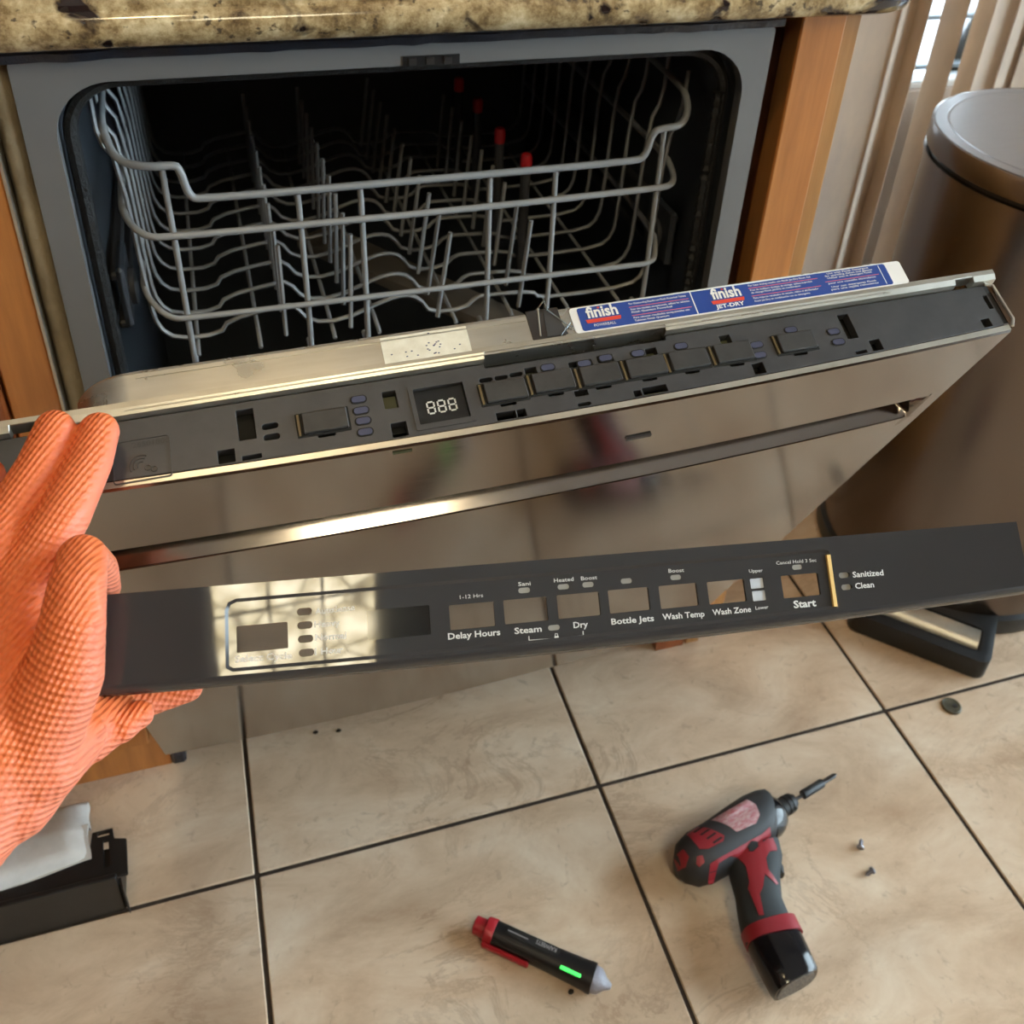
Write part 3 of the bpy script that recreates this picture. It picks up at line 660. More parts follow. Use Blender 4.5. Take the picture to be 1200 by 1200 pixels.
for x0_, x1_, w_ in ((.0520, .0905, .0545), (.0520, .0905, .0486), (.1310, .1790, .0553), (.1310, .1790, .0496), (.1830, .2215, .0518)):
    MB(DXL).box(x0_, x1_, w_-.00022, w_+.00022, .0004, .00045).build('sticker_rule', 'pinkline', door)
# end clips
for sx_ in (-1, 1):
    MB().tube([DX(sx_*.2950, .0350, .002), DX(sx_*.3005, .0335, .002), DX(sx_*.3020, .0080, .0015), DX(sx_*.2990, .0030, .001)], .0011, 6).build('end_clip', 'steel_l', door)
    MB(DX).box(min(sx_*.2945, sx_*.2985), max(sx_*.2945, sx_*.2985), .003, .036, -.006, -.0008).build('end_block', 'black', door)
MB(lambda x, v, w_: Dp(x, v, w_)).box(.044, .060, .6375, .6405, -.0080, -.0066).build('badge', 'darksteel', door)

# ================================================================== dish rack
rk = thing('dish_rack', 'grey coated upper dish rack with four red tipped jets inside the dishwasher', 'dish rack', (0, .03, .575))
rxf = lambda x, y, z: (x, y-.03, z-.575)
def wire(name, pts, r, m_='wire', it=2, par=rk, n=8): return MB(rxf).tube(smoothpath(pts, it=it), r, n).build(name, m_, par, smooth=60)
YB = .50
wire('top_rail', [(-.254, YB, .79), (-.253, .09, .788), (-.251, .062, .775), (-.243, .040, .762), (-.222, .030, .7595), (-.203, .03, .7595), (-.197, .03, .7575), (-.193, .03, .731), (-.183, .03, .7285), (0, .03, .7290), (.197, .03, .7295), (.207, .03, .734), (.211, .03, .757), (.222, .03, .7595), (.240, .031, .7600), (.251, .043, .772), (.2545, .075, .787), (.255, YB, .79)], .0034)
wire('middle_rail', [(-.250, YB, .715), (-.249, .08, .714), (-.246, .050, .708), (-.233, .033, .6985), (-.215, .03, .6965), (.08, .03, .6975), (.22, .03, .7005), (.238, .031, .7010), (.247, .045, .705), (.250, .08, .715), (.251, YB, .716)], .0031)
wire('lower_rail', [(-.245, YB, .640), (-.244, .075, .639), (-.239, .048, .630), (-.224, .031, .619), (-.205, .03, .6175), (.2, .03, .6200), (.225, .03, .6200), (.236, .038, .622), (.245, .07, .64), (.246, YB, .64)], .0027)
for x, zt in ((-.2105, .7595), (-.107, .728), (-.0545, .728), (.0600, .7285), (.1215, .729), (.2235, .7595)):
    wire('upright', [(x, .0325, zt), (x+.001, .034, .70), (x+.002, .034, .575), (x+.002, .040, .562), (x+.002, .06, .562)], .0026)
cw = [(-.256, .806), (-.256, .772), (-.244, .752), (-.240, .620), (-.236, .592), (-.222, .578), (-.184, .578), (-.175, .592), (-.130, .600), (-.116, .600), (-.102, .579), (-.072, .577), (-.030, .594), (-.012, .597), (.002, .592), (.014, .573), (.048, .574), (.060, .586), (.075, .586), (.118, .584), (.124, .576), (.160, .575), (.222, .577), (.237, .590), (.240, .620), (.243, .735), (.254, .757), (.255, .800)]
for i in range(11):
    y = .062+.043*i
    wire('cross_wire', [(x, y, z) for x, z in cw], .0021, n=6, it=1)
for x in (-.205, -.150, -.082, -.040, .035, .092, .150, .205): wire('long_wire', [(x, .045, .5685), (x, .05, .571), (x, YB, .571)], .0020, n=6, it=1)
for x, dxl, zt, n_ in ((-.126, .0, .668, 10), (-.066, .004, .672, 10), (.018, .012, .664, 11), (.100, .008, .668, 9)):
    for i in range(n_): wire('tine', [(x, .052+.043*i, .5745), (x+dxl, .052+.043*i, zt)], .0022, n=6, it=0)
for q in ((617, 183), (586, 152), (560, 117), (538, 93)):
    p_ = atz(q[0], q[1], .695)
    if p_[1] > .5: p_[1] = .5
    j = MB(rxf).tube([(p_[0], p_[1], .556), (p_[0], p_[1], .683)], .0052, 12).build('bottle_jet', 'jet', rk)
    MB(rxf).lathe([(.0001, .681), (.0056, .681), (.0060, .684), (.0060, .694), (.0045, .697), (.0001, .697)], 14, (p_[0], p_[1])).build('jet_tip', 'red_cap', j)
sa = MB(rxf); A_ = np.array([-.07, .30]); B_ = np.array([.10, .06]); d_ = (B_-A_); nn_ = np.array([-d_[1], d_[0]])/np.linalg.norm(d_)
sa.plate([tuple(A_+nn_*.026), tuple(A_-nn_*.026), tuple(B_-nn_*.020), tuple(B_+nn_*.020)], .538, .552); sa.build('spray_arm', 'arm', rk, bevel=.004, seg=2)

# ================================================================== held control cover
mc = Matrix.Identity(4)
for i in range(3): mc[i][0], mc[i][1], mc[i][2], mc[i][3] = TS[i], TT[i], TN[i], TO[i]
cv = thing('control_panel_cover', 'black dishwasher control cover with cut out button windows, held in front of the open door', 'panel', matrix=mc)
tc_ = lambda s: .0042-.0052*max(0, 1-(s/.2985)**2)
PT = .0405; IN0, IN1, ITOP = -.1495, .1715, .0340
# inner (recessed) field with openings
wins = [(-.1330, .0250), (-.0331, .0228), (-.0049, .0228), (.0234, .0228), (.0517, .0228), (.0787, .0222), (.1076, .0222), (.1498, .0215)]
wh = []
wpx = [[(277, 734.6), (337, 728), (338, 760), (277.6, 765)], [(526, 710), (579, 704.5), (582, 734), (529, 738)], [(590.5, 704), (640.5, 698.5), (644.5, 727), (592.5, 731.5)], [(653, 698), (702, 693), (706, 720.5), (655.5, 725.5)],
       [(713, 692), (760.5, 687.5), (763.5, 714.5), (716, 719)], [(772, 687), (816.6, 682.7), (820.7, 709.3), (776.5, 713.6)], [(829, 682), (872.4, 678.6), (877, 704), (833, 708.7)], [(915.5, 675), (959.5, 671), (964, 697), (920.5, 701)]]
for c4 in wpx:
    q = [TR(*p) for p in c4]
    wh.append((( q[0][0]+q[3][0])/2, (q[1][0]+q[2][0])/2, (q[2][1]+q[3][1])/2, (q[0][1]+q[1][1])/2))
lpx = [((357, 716.7), .0070, .0034), ((357.5, 732.6), .0070, .0034), ((358.3, 748.7), .0070, .0034), ((359.5, 764.8), .0070, .0034), ((615, 691.7), .0062, .0026), ((661, 687.5), .0062, .0026), ((690, 685), .0062, .0026), ((650, 735.5), .0062, .0026), ((735, 680.7), .0062, .0026), ((793, 676.5), .0062, .0026), ((935.5, 664.5), .0062, .0026)]
lh = []
for q, w_, h_ in lpx:
    s_, t_ = TR(*q); lh.append((s_-w_/2, s_+w_/2, t_-h_/2, t_+h_/2))
swh = []
for q in ((888.5, 683.5), (891, 698)):
    s_, t_ = TR(*q); swh.append((s_-.0040, s_+.0040, t_-.0026, t_+.0026))
dpx = [TR(*q) for q in ((429, 714.5), (503.5, 710), (505.5, 744), (432, 750))]
dh = ((dpx[0][0]+dpx[3][0])/2, (dpx[1][0]+dpx[2][0])/2, (dpx[2][1]+dpx[3][1])/2, (dpx[0][1]+dpx[1][1])/2)
holes = [rrect(*h_, .0006, 2) for h_ in wh]+[rrect(*h_, .0016, 4) for h_ in lh]+[rrect(*h_, .0005, 2) for h_ in swh]+[rrect(*dh, .0006, 2)]
ss = list(np.linspace(IN0+.003, IN1-.0015, 24))
inner = [(s_, tc_(s_)+.0012) for s_ in ss]+rrect(IN0, IN1, 0, ITOP, .004, 4)[:10]
inner = [(IN0, tc_(IN0)+.0032)]+[(s_, tc_(s_)+.0014) for s_ in ss]+[(IN1, tc_(IN1)+.0024), (IN1, ITOP-.003), (IN1-.0012, ITOP-.0008), (IN1-.004, ITOP), (IN0+.005, ITOP), (IN0+.0015, ITOP-.0014), (IN0, ITOP-.005)]
cx_in, ct_in = .016, .017
def shrink(lp, d):
    out = []
    n = len(lp)
    for i in range(n):
        p = np.array(lp[i-1]); q = np.array(lp[i]); r = np.array(lp[(i+1) % n])
        e1 = (q-p)/np.linalg.norm(q-p); e2 = (r-q)/np.linalg.norm(r-q); n1 = np.array([-e1[1], e1[0]]); n2 = np.array([-e2[1], e2[0]])
        b_ = n1+n2; b_ /= np.linalg.norm(b_); out.append(tuple(q+b_*d/max(.5, b_@n1)))
    return out
inner_s = shrink(inner, .0016)
MB().plate(inner_s, -.0028, -.0011, holes).build('recessed_face', 'cover', cv, smooth=15)
# outer face with the big opening, bevelled step, lip
so = list(np.linspace(-.2985, .2985, 61))
outer = [(s_, tc_(s_)) for s_ in so]+[(.2985, PT), (-.2985, PT)]
sh = [TR(989.5, 674), TR(992.5, 688)]; shr = [(q[0]-.0034, q[0]+.0034, q[1]-.0015, q[1]+.0015) for q in sh]
MB().plate(outer, -.0016, 0, [inner]+[rrect(*h_, .0014, 4) for h_ in shr]).build('face_plate', 'cover', cv, smooth=15)
stp = MB(); n_ = len(inner); stp.add([(a, b, 0) for a, b in inner]+[(a, b, -.0011) for a, b in inner_s], [(i, (i+1) % n_, n_+(i+1) % n_, n_+i) for i in range(n_)]); stp.build('step_edge', 'coverlip', cv)
lp_ = MB(); rings = []
for s_ in so:
    t0_ = tc_(s_); rings.append([(s_, t0_, 0), (s_, t0_-.0012, -.0003), (s_, t0_-.0030, -.0016), (s_, t0_-.0048, -.0045), (s_, t0_-.0052, -.0085), (s_, t0_-.0040, -.0085), (s_, t0_-.0034, -.0045), (s_, t0_-.0020, -.0028), (s_, t0_, -.0016)])
lp_.loft(rings).build('front_lip', 'coverlip', cv, smooth=60)
MB().box(-.2985, .2985, PT-.0012, PT, -.0050, -.0016).build('rear_flange', 'coverlip', cv)
MB().box(-.2985, -.2970, .004, PT, -.006, -.0016).build('end_flange', 'coverlip', cv)
MB().box(.2970, .2985, .004, PT, -.006, -.0016).build('end_flange', 'coverlip', cv)
for h_ in lh[4:]+shr: MB().plate(rrect(h_[0]-.0002, h_[1]+.0002, h_[2]-.0002, h_[3]+.0002, .0014, 4), -.0026, -.0015).build('indicator_lens', 'lens', cv)
for h_ in swh: MB().box(h_[0]-.0002, h_[1]+.0002, h_[2]-.0002, h_[3]+.0002, -.0030, -.0019).build('switch_lens', 'paleplastic', cv)
MB().box(dh[0]-.0002, dh[1]+.0002, dh[2]-.0002, dh[3]+.0002, -.0030, -.0020).build('display_window', 'blackgloss', cv)
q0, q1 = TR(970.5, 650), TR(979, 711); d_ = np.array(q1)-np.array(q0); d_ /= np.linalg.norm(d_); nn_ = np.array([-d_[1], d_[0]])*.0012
MB().plate([tuple(np.array(q0)+nn_), tuple(np.array(q1)+nn_), tuple(np.array(q1)-nn_), tuple(np.array(q0)-nn_)], -.0012, .0006).build('step_glint_bar', 'step_glint', cv, bevel=.0002)  # amber bar paints the bright reflection at the end of the recessed step
TX = [('1-12 Hrs', (539.5, 702), (566.7, 699.5), 0, .0018), ('Delay Hours', (525.7, 749.5), (587, 744), .02, .0029), ('Sani', (608, 686.7), (622.5, 685.7), .01, .0019), ('Heated', (650, 682.5), (673, 680.5), .01, .0019), ('Boost', (681.7, 680), (700.7, 678.5), .01, .0019),
      ('Steam', (603.7, 743), (635.7, 740), .02, .0029), ('Dry', (673, 736), (690, 734.7), .02, .0029), ('Bottle Jets', (717.5, 732), (767.5, 727.5), .02, .0029), ('Boost', (784.4, 671), (802.7, 670), .01, .0019), ('Wash Temp', (777.6, 726.3), (826.9, 722.3), .02, .0029), ('Wash Zone', (836.3, 721), (881.6, 716.9), .02, .0029),
      ('Upper', (879, 671), (895, 670), .01, .0017), ('Lower', (886.7, 714.5), (901.7, 713), .01, .0017), ('Cancel Hold 3 Sec', (911, 661.7), (958, 658), 0, .0018), ('Start', (931.7, 712.5), (958, 710), .03, .0037), ('Sanitized', (999.5, 676.7), (1035.5, 674), .02, .0030), ('Clean', (1002.5, 690), (1024.5, 688), .02, .0030),
      ('AutoSense', (369.6, 720), (416, 715), .01, .0029), ('Heavy', (368.5, 735.5), (398.6, 733), .01, .0029), ('Normal', (369.6, 751), (406, 748), .02, .0030), ('1 Hour', (369, 767.6), (402, 765), .02, .0030), ('Select Cycle', (275, 776.5), (342.6, 771.6), .02, .0030)]
for tx, a, b, bold, h_ in TX:
    p, q = TR(*a), TR(*b); zoff = .00005 if p[0] > IN1 else -.00105; an = math.atan2(q[1]-p[1], q[0]-p[0]); ca, sa_ = math.cos(an), math.sin(an)
    text_mb(tx, math.hypot(q[0]-p[0], q[1]-p[1]), h_, bold, xf=lambda x, y, z, p=p, ca=ca, sa_=sa_, zo=zoff: (p[0]+x*ca-y*sa_, p[1]+x*sa_+y*ca, zo+z)).build('lettering', 'lettering', cv, smooth=0)
def pline(pts, w_=.00022):
    mb = MB()
    for a, b in zip(pts, pts[1:]):
        p, q = np.array(TR(*a)), np.array(TR(*b)); d = (q-p)/np.linalg.norm(q-p); n2 = np.array([-d[1], d[0]])*w_
        mb.plate([tuple(p+n2), tuple(p-n2), tuple(q-n2), tuple(q+n2)], -.0011, -.00103)
    mb.build('bracket_line', 'lettering', cv, smooth=0)
pline([(620.5, 745.5), (620.7, 750.5), (648, 748.5)]); pline([(657.5, 747.8), (684.3, 744.5), (684.1, 739.5)])
lkx = TR(653, 747); MB().plate(rrect(lkx[0]-.0011, lkx[0]+.0011, lkx[1]-.0009, lkx[1]+.0007, .0003, 2), -.0011, -.00103).build('lock_symbol', 'lettering', cv, smooth=0)
MB().tube([(lkx[0]-.0007, lkx[1]+.0007, -.00105), (lkx[0]-.0006, lkx[1]+.0018, -.00105), (lkx[0]+.0006, lkx[1]+.0018, -.00105), (lkx[0]+.0007, lkx[1]+.0007, -.00105)], .0002, 4).build('lock_shackle', 'lettering', cv)

# ================================================================== gloved hand
def hand():
    H = []
    def chain(nodes, steps=10):
        for a, b in zip(nodes, nodes[1:]):
            pa, pb = depth(*a[:3]), depth(*b[:3])
            for i in range(steps+1):
                t = i/steps; H.append((pa+(pb-pa)*t, a[3]+(b[3]-a[3])*t))
    chain([(116, 506, .486, .0098), (104, 542, .474, .0110), (76, 602, .454, .0120), (44, 655, .442, .0130), (10, 712, .428, .0160)])
    chain([(64, 503, .480, .0096), (46, 548, .468, .0108), (10, 612, .452, .0124), (-16, 660, .436, .0138), (-45, 712, .420, .0165)])
    chain([(-20, 560, .470, .0105), (-55, 640, .445, .0130), (-100, 720, .420, .0160)])
    chain([(122, 689, .468, .0078), (114, 668, .452, .0094), (96, 655, .424, .0106), (90, 690, .410, .0118), (84, 735, .402, .0132), (72, 795, .402, .0165), (30, 870, .403, .0215), (-40, 930, .398, .028)], 12)
    chain([(10, 712, .428, .0160), (8, 790, .410, .0190), (-10, 870, .400, .0260), (-60, 950, .392, .030)])
    chain([(-45, 712, .420, .0165), (-45, 800, .405, .0210), (-70, 900, .396, .028)])
    chain([(-100, 720, .420, .0160), (-100, 820, .405, .0220), (-110, 930, .395, .030), (-190, 1060, .385, .034), (-330, 1260, .375, .040)])
    chain([(-60, 950, .392, .030), (-150, 1040, .387, .034), (-330, 1260, .375, .040), (-640, 1640, .352, .043)], 14)
    chain([(52, 868, .412, .0175), (100, 842, .444, .0125), (145, 826, .464, .0095), (185, 816, .474, .0078), (222, 806, .482, .0066)], 12)   # fingertips under the cover
    chain([(40, 890, .405, .020), (96, 858, .432, .0120), (140, 834, .452, .0085)], 10)
    chain([(10, 930, .402, .020), (50, 890, .410, .0165), (95, 862, .425, .0105)], 10)
    mb = MB()
    for p, r in H: mb.sphere(p, r, 14, 9)
    # folded cuff edge: a row of small puckers along the lower side
    random.seed(11)
    for i in range(15):
        t = i/14; u = 168-150*t; v = 838+118*t**1.1; p = depth(u-4, v-1, .448-.040*t); mb.sphere(p, .0056+.0022*random.random(), 10, 7)
    return mb
ho = hand().build('glove', 'glove')
md = ho.modifiers.new('r', 'REMESH'); md.mode = 'VOXEL'; md.voxel_size = .0013; md.use_smooth_shade = True
ms = ho.modifiers.new('s', 'SMOOTH'); ms.iterations = 5; ms.factor = .5
dg = bpy.context.evaluated_depsgraph_get(); me = bpy.data.meshes.new_from_object(ho.evaluated_get(dg)); ho.modifiers.clear()
hb = depth(20, 740, .42)
yv = depth(116, 500, .45)-depth(-60, 900, .45); yv /= np.linalg.norm(yv); zv = -FW; zv = zv-(zv@yv)*yv; zv /= np.linalg.norm(zv); xv = np.cross(yv, zv)
hm = Matrix.Identity(4)
for i in range(3): hm[i][0], hm[i][1], hm[i][2], hm[i][3] = xv[i], yv[i], zv[i], hb[i]
me.transform(hm.inverted()); ho.data = me; me.materials.clear(); me.materials.append(MT['glove'])
me.polygons.foreach_set('use_smooth', [True]*len(me.polygons))
pr = thing('person', 'gloved left hand in orange diamond grip glove pinching the black control cover', 'person', matrix=hm)
ho.parent = pr

# ================================================================== pedal bin
BX, BY, BR, BH = .8445, .1270, .1865, .6610
bn = thing('pedal_bin', 'round brushed steel pedal bin with black base beside the end panel', 'trash can', (BX, BY, 0))
MB().lathe([(.0001, .001), (BR+.001, .001), (BR+.003, .006), (BR+.003, .030), (BR-.002, .036), (.0001, .036)], 72).build('base', 'black', bn)
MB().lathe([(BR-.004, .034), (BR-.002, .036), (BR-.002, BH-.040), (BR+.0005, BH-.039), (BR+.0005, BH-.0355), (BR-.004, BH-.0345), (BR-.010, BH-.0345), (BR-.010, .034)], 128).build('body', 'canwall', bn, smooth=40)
MB().lathe([(.0001, BH-.0350), (BR-.005, BH-.0350), (BR-.005, BH-.026), (.0001, BH-.026)], 96).build('rim_seal', 'black', bn)
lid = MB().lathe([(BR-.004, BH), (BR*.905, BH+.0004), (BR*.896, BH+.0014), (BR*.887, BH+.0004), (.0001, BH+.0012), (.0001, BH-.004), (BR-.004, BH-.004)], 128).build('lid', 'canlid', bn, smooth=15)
MB().lathe([(BR-.005, BH-.0290), (BR-.0005, BH-.0285), (BR, BH-.027), (BR, BH-.003), (BR-.0008, BH-.0006), (BR-.0038, BH+.0002), (BR-.0042, BH-.002), (BR-.005, BH-.0290)], 128).build('darkened_lid_band', 'canwall', lid, smooth=40)  # darker steel colour paints the dim reflection on the lid side
ang = math.radians(225)
def bpol(r, tt, z): ca, sa_ = math.cos(ang), math.sin(ang); return (r*ca-tt*sa_, r*sa_+tt*ca, z)
MB(bpol).plate(rrect(BR-.04, BR+.072, -.092, .092, .016, 6), .003, .036, [rrect(BR+.010, BR+.054, -.076, .076, .008, 4)]).build('pedal_housing', 'black', bn, bevel=.004, seg=2)
rows = []
for t_ in np.linspace(-.073, .073, 11): rows.append([(BR+.011, t_, .014), (BR+.012, t_, .030), (BR+.020, t_, .041), (BR+.036, t_, .042), (BR+.048, t_, .034), (BR+.052, t_, .020), (BR+.050, t_, .014)])
MB(bpol).loft(rows).build('pedal', 'steel_l', bn, smooth=50)

# ================================================================== removed kick panel and felt pad
kp = thing('kick_panel', 'black plastic kick panel lying on the floor tiles by the left cabinet', 'panel', (-.48, -.09, 0))
kx = lambda x, y, z: (x+.48, y+.09, z)
MB(kx).box(-.95, -.3565, -.124, -.118, .001, .064).build('front_face', 'kick', kp, bevel=.001)
MB(kx).box(-.95, -.40, -.118, -.070, 0, .004).build('bottom_web', 'kick', kp)
kz = lambda u, v: tuple(atz(u, v, .058)[:2])
ko = [kz(150, 1016), kz(148, 982), kz(134, 982), kz(132, 970), kz(108, 976), kz(104, 1000)]
ko = [(-.95, -.119), (ko[0][0], -.119)]+ko[1:]+[(-.95, ko[-1][1]-.004)]
MB(kx).plate(ko, .0545, .0585, [[kz(129, 1015), kz(127, 985), kz(121, 986), kz(122, 1017)], [kz(128, 978), kz(127.5, 974.5), kz(114, 978), kz(114.5, 981.5)]]).build('slotted_flange', 'kick', kp, bevel=.0006)
MB(kx).plate([(-.372, -.118), (-.372, -.084), (-.357, -.084), (-.357, -.118)], .001, .054).build('end_rib', 'kick', kp)
MB(kx).plate([(-.3575, -.118), (-.3545, -.116), (-.352, -.128), (-.3525, -.1285)], .001, .050).build('end_tab', 'kick', kp)
ft = MB(); ft.v = []; G = 22
def felt_z(x, y): return .074+.45*min(0, -.06-y)+.007*math.sin(9*x+3)*math.cos(14*y)+.003*math.sin(31*x+17*y)
p00, p10, p11, p01 = atz(100, 933, .05)[:2], atz(104, 1000, .070)[:2], np.array([-.66, -.128]), np.array([-.66, .01])
g1 = []
for i in range(G+1):
    for j in range(G+1):
        a = i/G; b = j/G; q = (p00*(1-b)+p10*b)*(1-a)+(p01*(1-b)+p11*b)*a; q = q+.0009*np.array([math.sin(13*b+2), math.sin(19*a+1)])*(1 if a in (0, 1) or b in (0, 1) else 0)
        e = min(a*2.4, b, 1-b); z = felt_z(*q)*(.78+.22*math.sqrt(min(1, e*7))); g1.append((q[0], q[1], z))
n1 = len(g1); fs = []
for i in range(G):
    for j in range(G):
        k_ = i*(G+1)+j; fs.append((k_, k_+1, k_+G+2, k_+G+1)); fs.append((n1+k_, n1+k_+G+1, n1+k_+G+2, n1+k_+1))
bd = [i*(G+1) for i in range(G+1)]+[G*(G+1)+j for j in range(1, G+1)]+[i*(G+1)+G for i in range(G-1, -1, -1)]+[j for j in range(G-1, 0, -1)]
for a, b in zip(bd, bd[1:]+bd[:1]): fs.append((a, n1+a, n1+b, b))
ft.add(g1+[(x, y, (max(.0590, z-.012) if y < -.05 else z-.012)) for x, y, z in g1], fs)
fo = ft.build('felt_pad', 'felt', smooth=60); tag(fo, 'off white felt insulation pad resting on the black kick panel', 'pad')

# ================================================================== cordless screwdriver
sd = thing('cordless_screwdriver', 'red and charcoal cordless screwdriver lying on its side on the tiles', 'power tool', (.226, -.250, 0), math.radians(13))
SC, SN = math.cos(math.radians(13)), math.sin(math.radians(13))
def SL(u, v, z=.03):
    p = atz(u, v, z); dx_, dy_ = p[0]-.226, p[1]+.250; return np.array([dx_*SC+dy_*SN, -dx_*SN+dy_*SC])
def loft_between(edgeA, edgeB, zc, hz, n=18, z_fn=None, power=2.3):
    rings = []
    for a, b, h in zip(edgeA, edgeB, hz):
        a = np.array(a); b = np.array(b); mid = (a+b)/2; half = (b-a)/2; ring = []
        for k_ in range(n):
            an = 2*math.pi*k_/n; c_, s_ = math.cos(an), math.sin(an)
            cs = math.copysign(abs(c_)**(2/power), c_); sn = math.copysign(abs(s_)**(2/power), s_); q = mid+half*cs
            ring.append((q[0], q[1], zc+h*sn))
        rings.append(ring)
    return MB().loft(rings)
ZT = .0295
# motor housing: pairs of points across the barrel, from the rounded back to the nose
A_ = [SL(789, 1008), SL(791, 992), SL(802, 980), SL(823, 968), SL(848, 950), SL(868, 937), SL(882, 931), SL(892, 929), SL(897, 932)]
B_ = [SL(797, 1024), SL(806, 1031), SL(822, 1035), SL(840, 1030), SL(862, 1018), SL(884, 1004), SL(900, 991), SL(908, 983), SL(910, 978)]
hz = [.012, .020, .025, .027, .0275, .0275, .026, .0245, .0225]
hs = loft_between(A_, B_, ZT, hz, 28); hso = hs.build('motor_housing', 'toolgrey', sd, smooth=50)
G_A = [SL(852, 1012), SL(856, 1030), SL(862, 1050), SL(865, 1072), SL(869, 1092), SL(875, 1108)]
G_B = [SL(912, 985), SL(917, 1005), SL(914, 1030), SL(916, 1055), SL(926, 1078), SL(936, 1098)]
gr = loft_between(G_A, G_B, ZT, [.018, .0185, .0185, .019, .0195, .0195], 24); gro = gr.build('grip', 'toolgrip', sd, smooth=50)
C_A = [SL(872, 1096), SL(878, 1112), SL(892, 1140), SL(904, 1162), SL(908, 1167)]
C_B = [SL(934, 1083), SL(938, 1096), SL(948, 1118), SL(957, 1138), SL(957, 1142)]
bt = loft_between(C_A, C_B, ZT, [.0195, .0198, .0205, .0205, .0185], 28, power=2.8); bto = bt.build('battery', 'battery', sd, smooth=50)
ra = loft_between([SL(869, 1094), SL(872, 1101), SL(876, 1109)], [SL(931, 1077), SL(935, 1086), SL(940, 1096)], ZT, [.0206, .0218, .0218], 28, power=2.8); rao = ra.build('battery_collar', 'toolred', sd, smooth=50)
# end label of the battery
e0, e1 = np.array(C_A[-1]), np.array(C_B[-1]); em = (e0+e1)/2; ed = (e1-e0)/2; eo = np.array([ed[1], -ed[0]])/np.linalg.norm(ed)
if eo@(em-np.array(C_A[0])) < 0: eo = -eo
ring = []
for k_ in range(28):
    an = 2*math.pi*k_/28; cs = math.copysign(abs(math.cos(an))**.72, math.cos(an)); sn = math.copysign(abs(math.sin(an))**.72, math.sin(an))
    ring.append((cs, sn))
mb = MB(); mb.loft([[(em[0]+ed[0]*c_*.86+eo[0]*o_, em[1]+ed[1]*c_*.86+eo[1]*o_, ZT+.0158*s_) for c_, s_ in ring] for o_ in (-.001, .0008)]); mb.build('battery_label', 'batlabel', sd)
# nose cone, collar, bit
ax0 = SL(906, 953); ax1 = SL(980, 907); axd = (ax1-ax0); AL = np.linalg.norm(axd); axd /= AL
def axial(prof, name, m_, n=24, par=sd):
    nn = np.array([-axd[1], axd[0]]); rings = []
    for t_, r_ in prof: rings.append([(*(ax0+axd*t_+nn*r_*math.cos(2*math.pi*k_/n)), ZT+r_*math.sin(2*math.pi*k_/n)) for k_ in range(n)])
    return MB().loft(rings).build(name, m_, par, smooth=40)
axial([(-.016, .0235), (-.006, .0232), (.0, .0212), (.006, .0178), (.010, .0135), (.0115, .010)], 'nose_cone', 'battery')
axial([(.006, .0095), (.008, .0104), (.013, .0108), (.0165, .0108), (.017, .0098), (.0185, .0098), (.019, .0108), (.0225, .0108), (.023, .0098), (.0245, .0098), (.025, .0105), (.029, .0100), (.030, .0085), (.0305, .004)], 'collar', 'toolblack')
axial([(.0295, .0072), (.0330, .0072), (.0335, .003)], 'collar_ring', 'darksteel')
bp_ = axial([(.030, .0022), (.047, .0022)], 'bit_shank', 'darksteel', 6)
axial([(.046, .0015), (.0465, .0052), (.050, .0054), (.0515, .0052), (.0765, .0052), (.078, .0046), (.0782, .002)], 'bit_holder', 'toolblack', 14)
axial([(.078, .0030), (AL-.004, .0030), (AL, .0010)], 'screw_bit', 'darksteel', 6)
# surface panels draped over the shells
def bvh_of(*obs):
    vs = []; fs = []
    for o in obs:
        n0 = len(vs); vs += [v.co.copy() for v in o.data.vertices]; fs += [[n0+i for i in p.vertices] for p in o.data.polygons]
    return BVHTree.FromPolygons(vs, fs)
BV = bvh_of(hso, gro, rao)
def drape(poly_px, name, m_, off=.0009, zref=.05, bv=None, cuts=3, th=.002):
    P = [SL(u, v, zref) for u, v in poly_px]
    bm = bmesh.new(); vv = [bm.verts.new((p[0], p[1], 0)) for p in P]; bm.faces.new(vv)
    bmesh.ops.triangulate(bm, faces=bm.faces[:])
    for _ in range(cuts): bmesh.ops.subdivide_edges(bm, edges=[e for e in bm.edges if e.calc_length() > .004], cuts=1, use_grid_fill=True); bmesh.ops.triangulate(bm, faces=bm.faces[:])
    for v in bm.verts:
        h = (bv or BV).ray_cast(Vector((v.co.x, v.co.y, .2)), Vector((0, 0, -1)))
        v.co.z = (h[0].z if h[0] is not None else ZT+.004)+off
    r = bmesh.ops.extrude_face_region(bm, geom=bm.faces[:]); 
    for v in [g_ for g_ in r['geom'] if isinstance(g_, bmesh.types.BMVert)]: v.co.z -= th
    mb = MB(); bm.verts.index_update(); mb.add([tuple(v.co) for v in bm.verts], [tuple(v.index for v in f.verts) for f in bm.faces]); bm.free()
    return mb.build(name, m_, sd, smooth=45)
K = lambda pts: [(770+x/5.217, 880+y/5.217) for x, y in pts]
drape(K([(330, 425), (545, 308), (600, 350), (622, 410), (600, 460), (505, 505), (480, 515), (430, 480)]), 'rating_plate', 'plate', .0006)
vp = drape(K([(180, 500), (250, 458), (405, 540), (400, 570), (310, 615), (255, 615), (215, 560)]), 'vent_panel', 'toolred')
for k_ in range(4):
    x0_, y0_ = 218+38*k_, 500+27*k_; drape(K([(x0_, y0_), (x0_+52, y0_-34), (x0_+64, y0_-27), (x0_+12, y0_+8)]), 'vent_slot', 'hole', .0012, cuts=1)
drape(K([(115, 610), (160, 600), (195, 650), (180, 690), (140, 680)]), 'rear_inset', 'toolred', .0006)
drape(K([(240, 655), (275, 650), (290, 685), (262, 705), (240, 690)]), 'screw_boss', 'toolred', .0008)
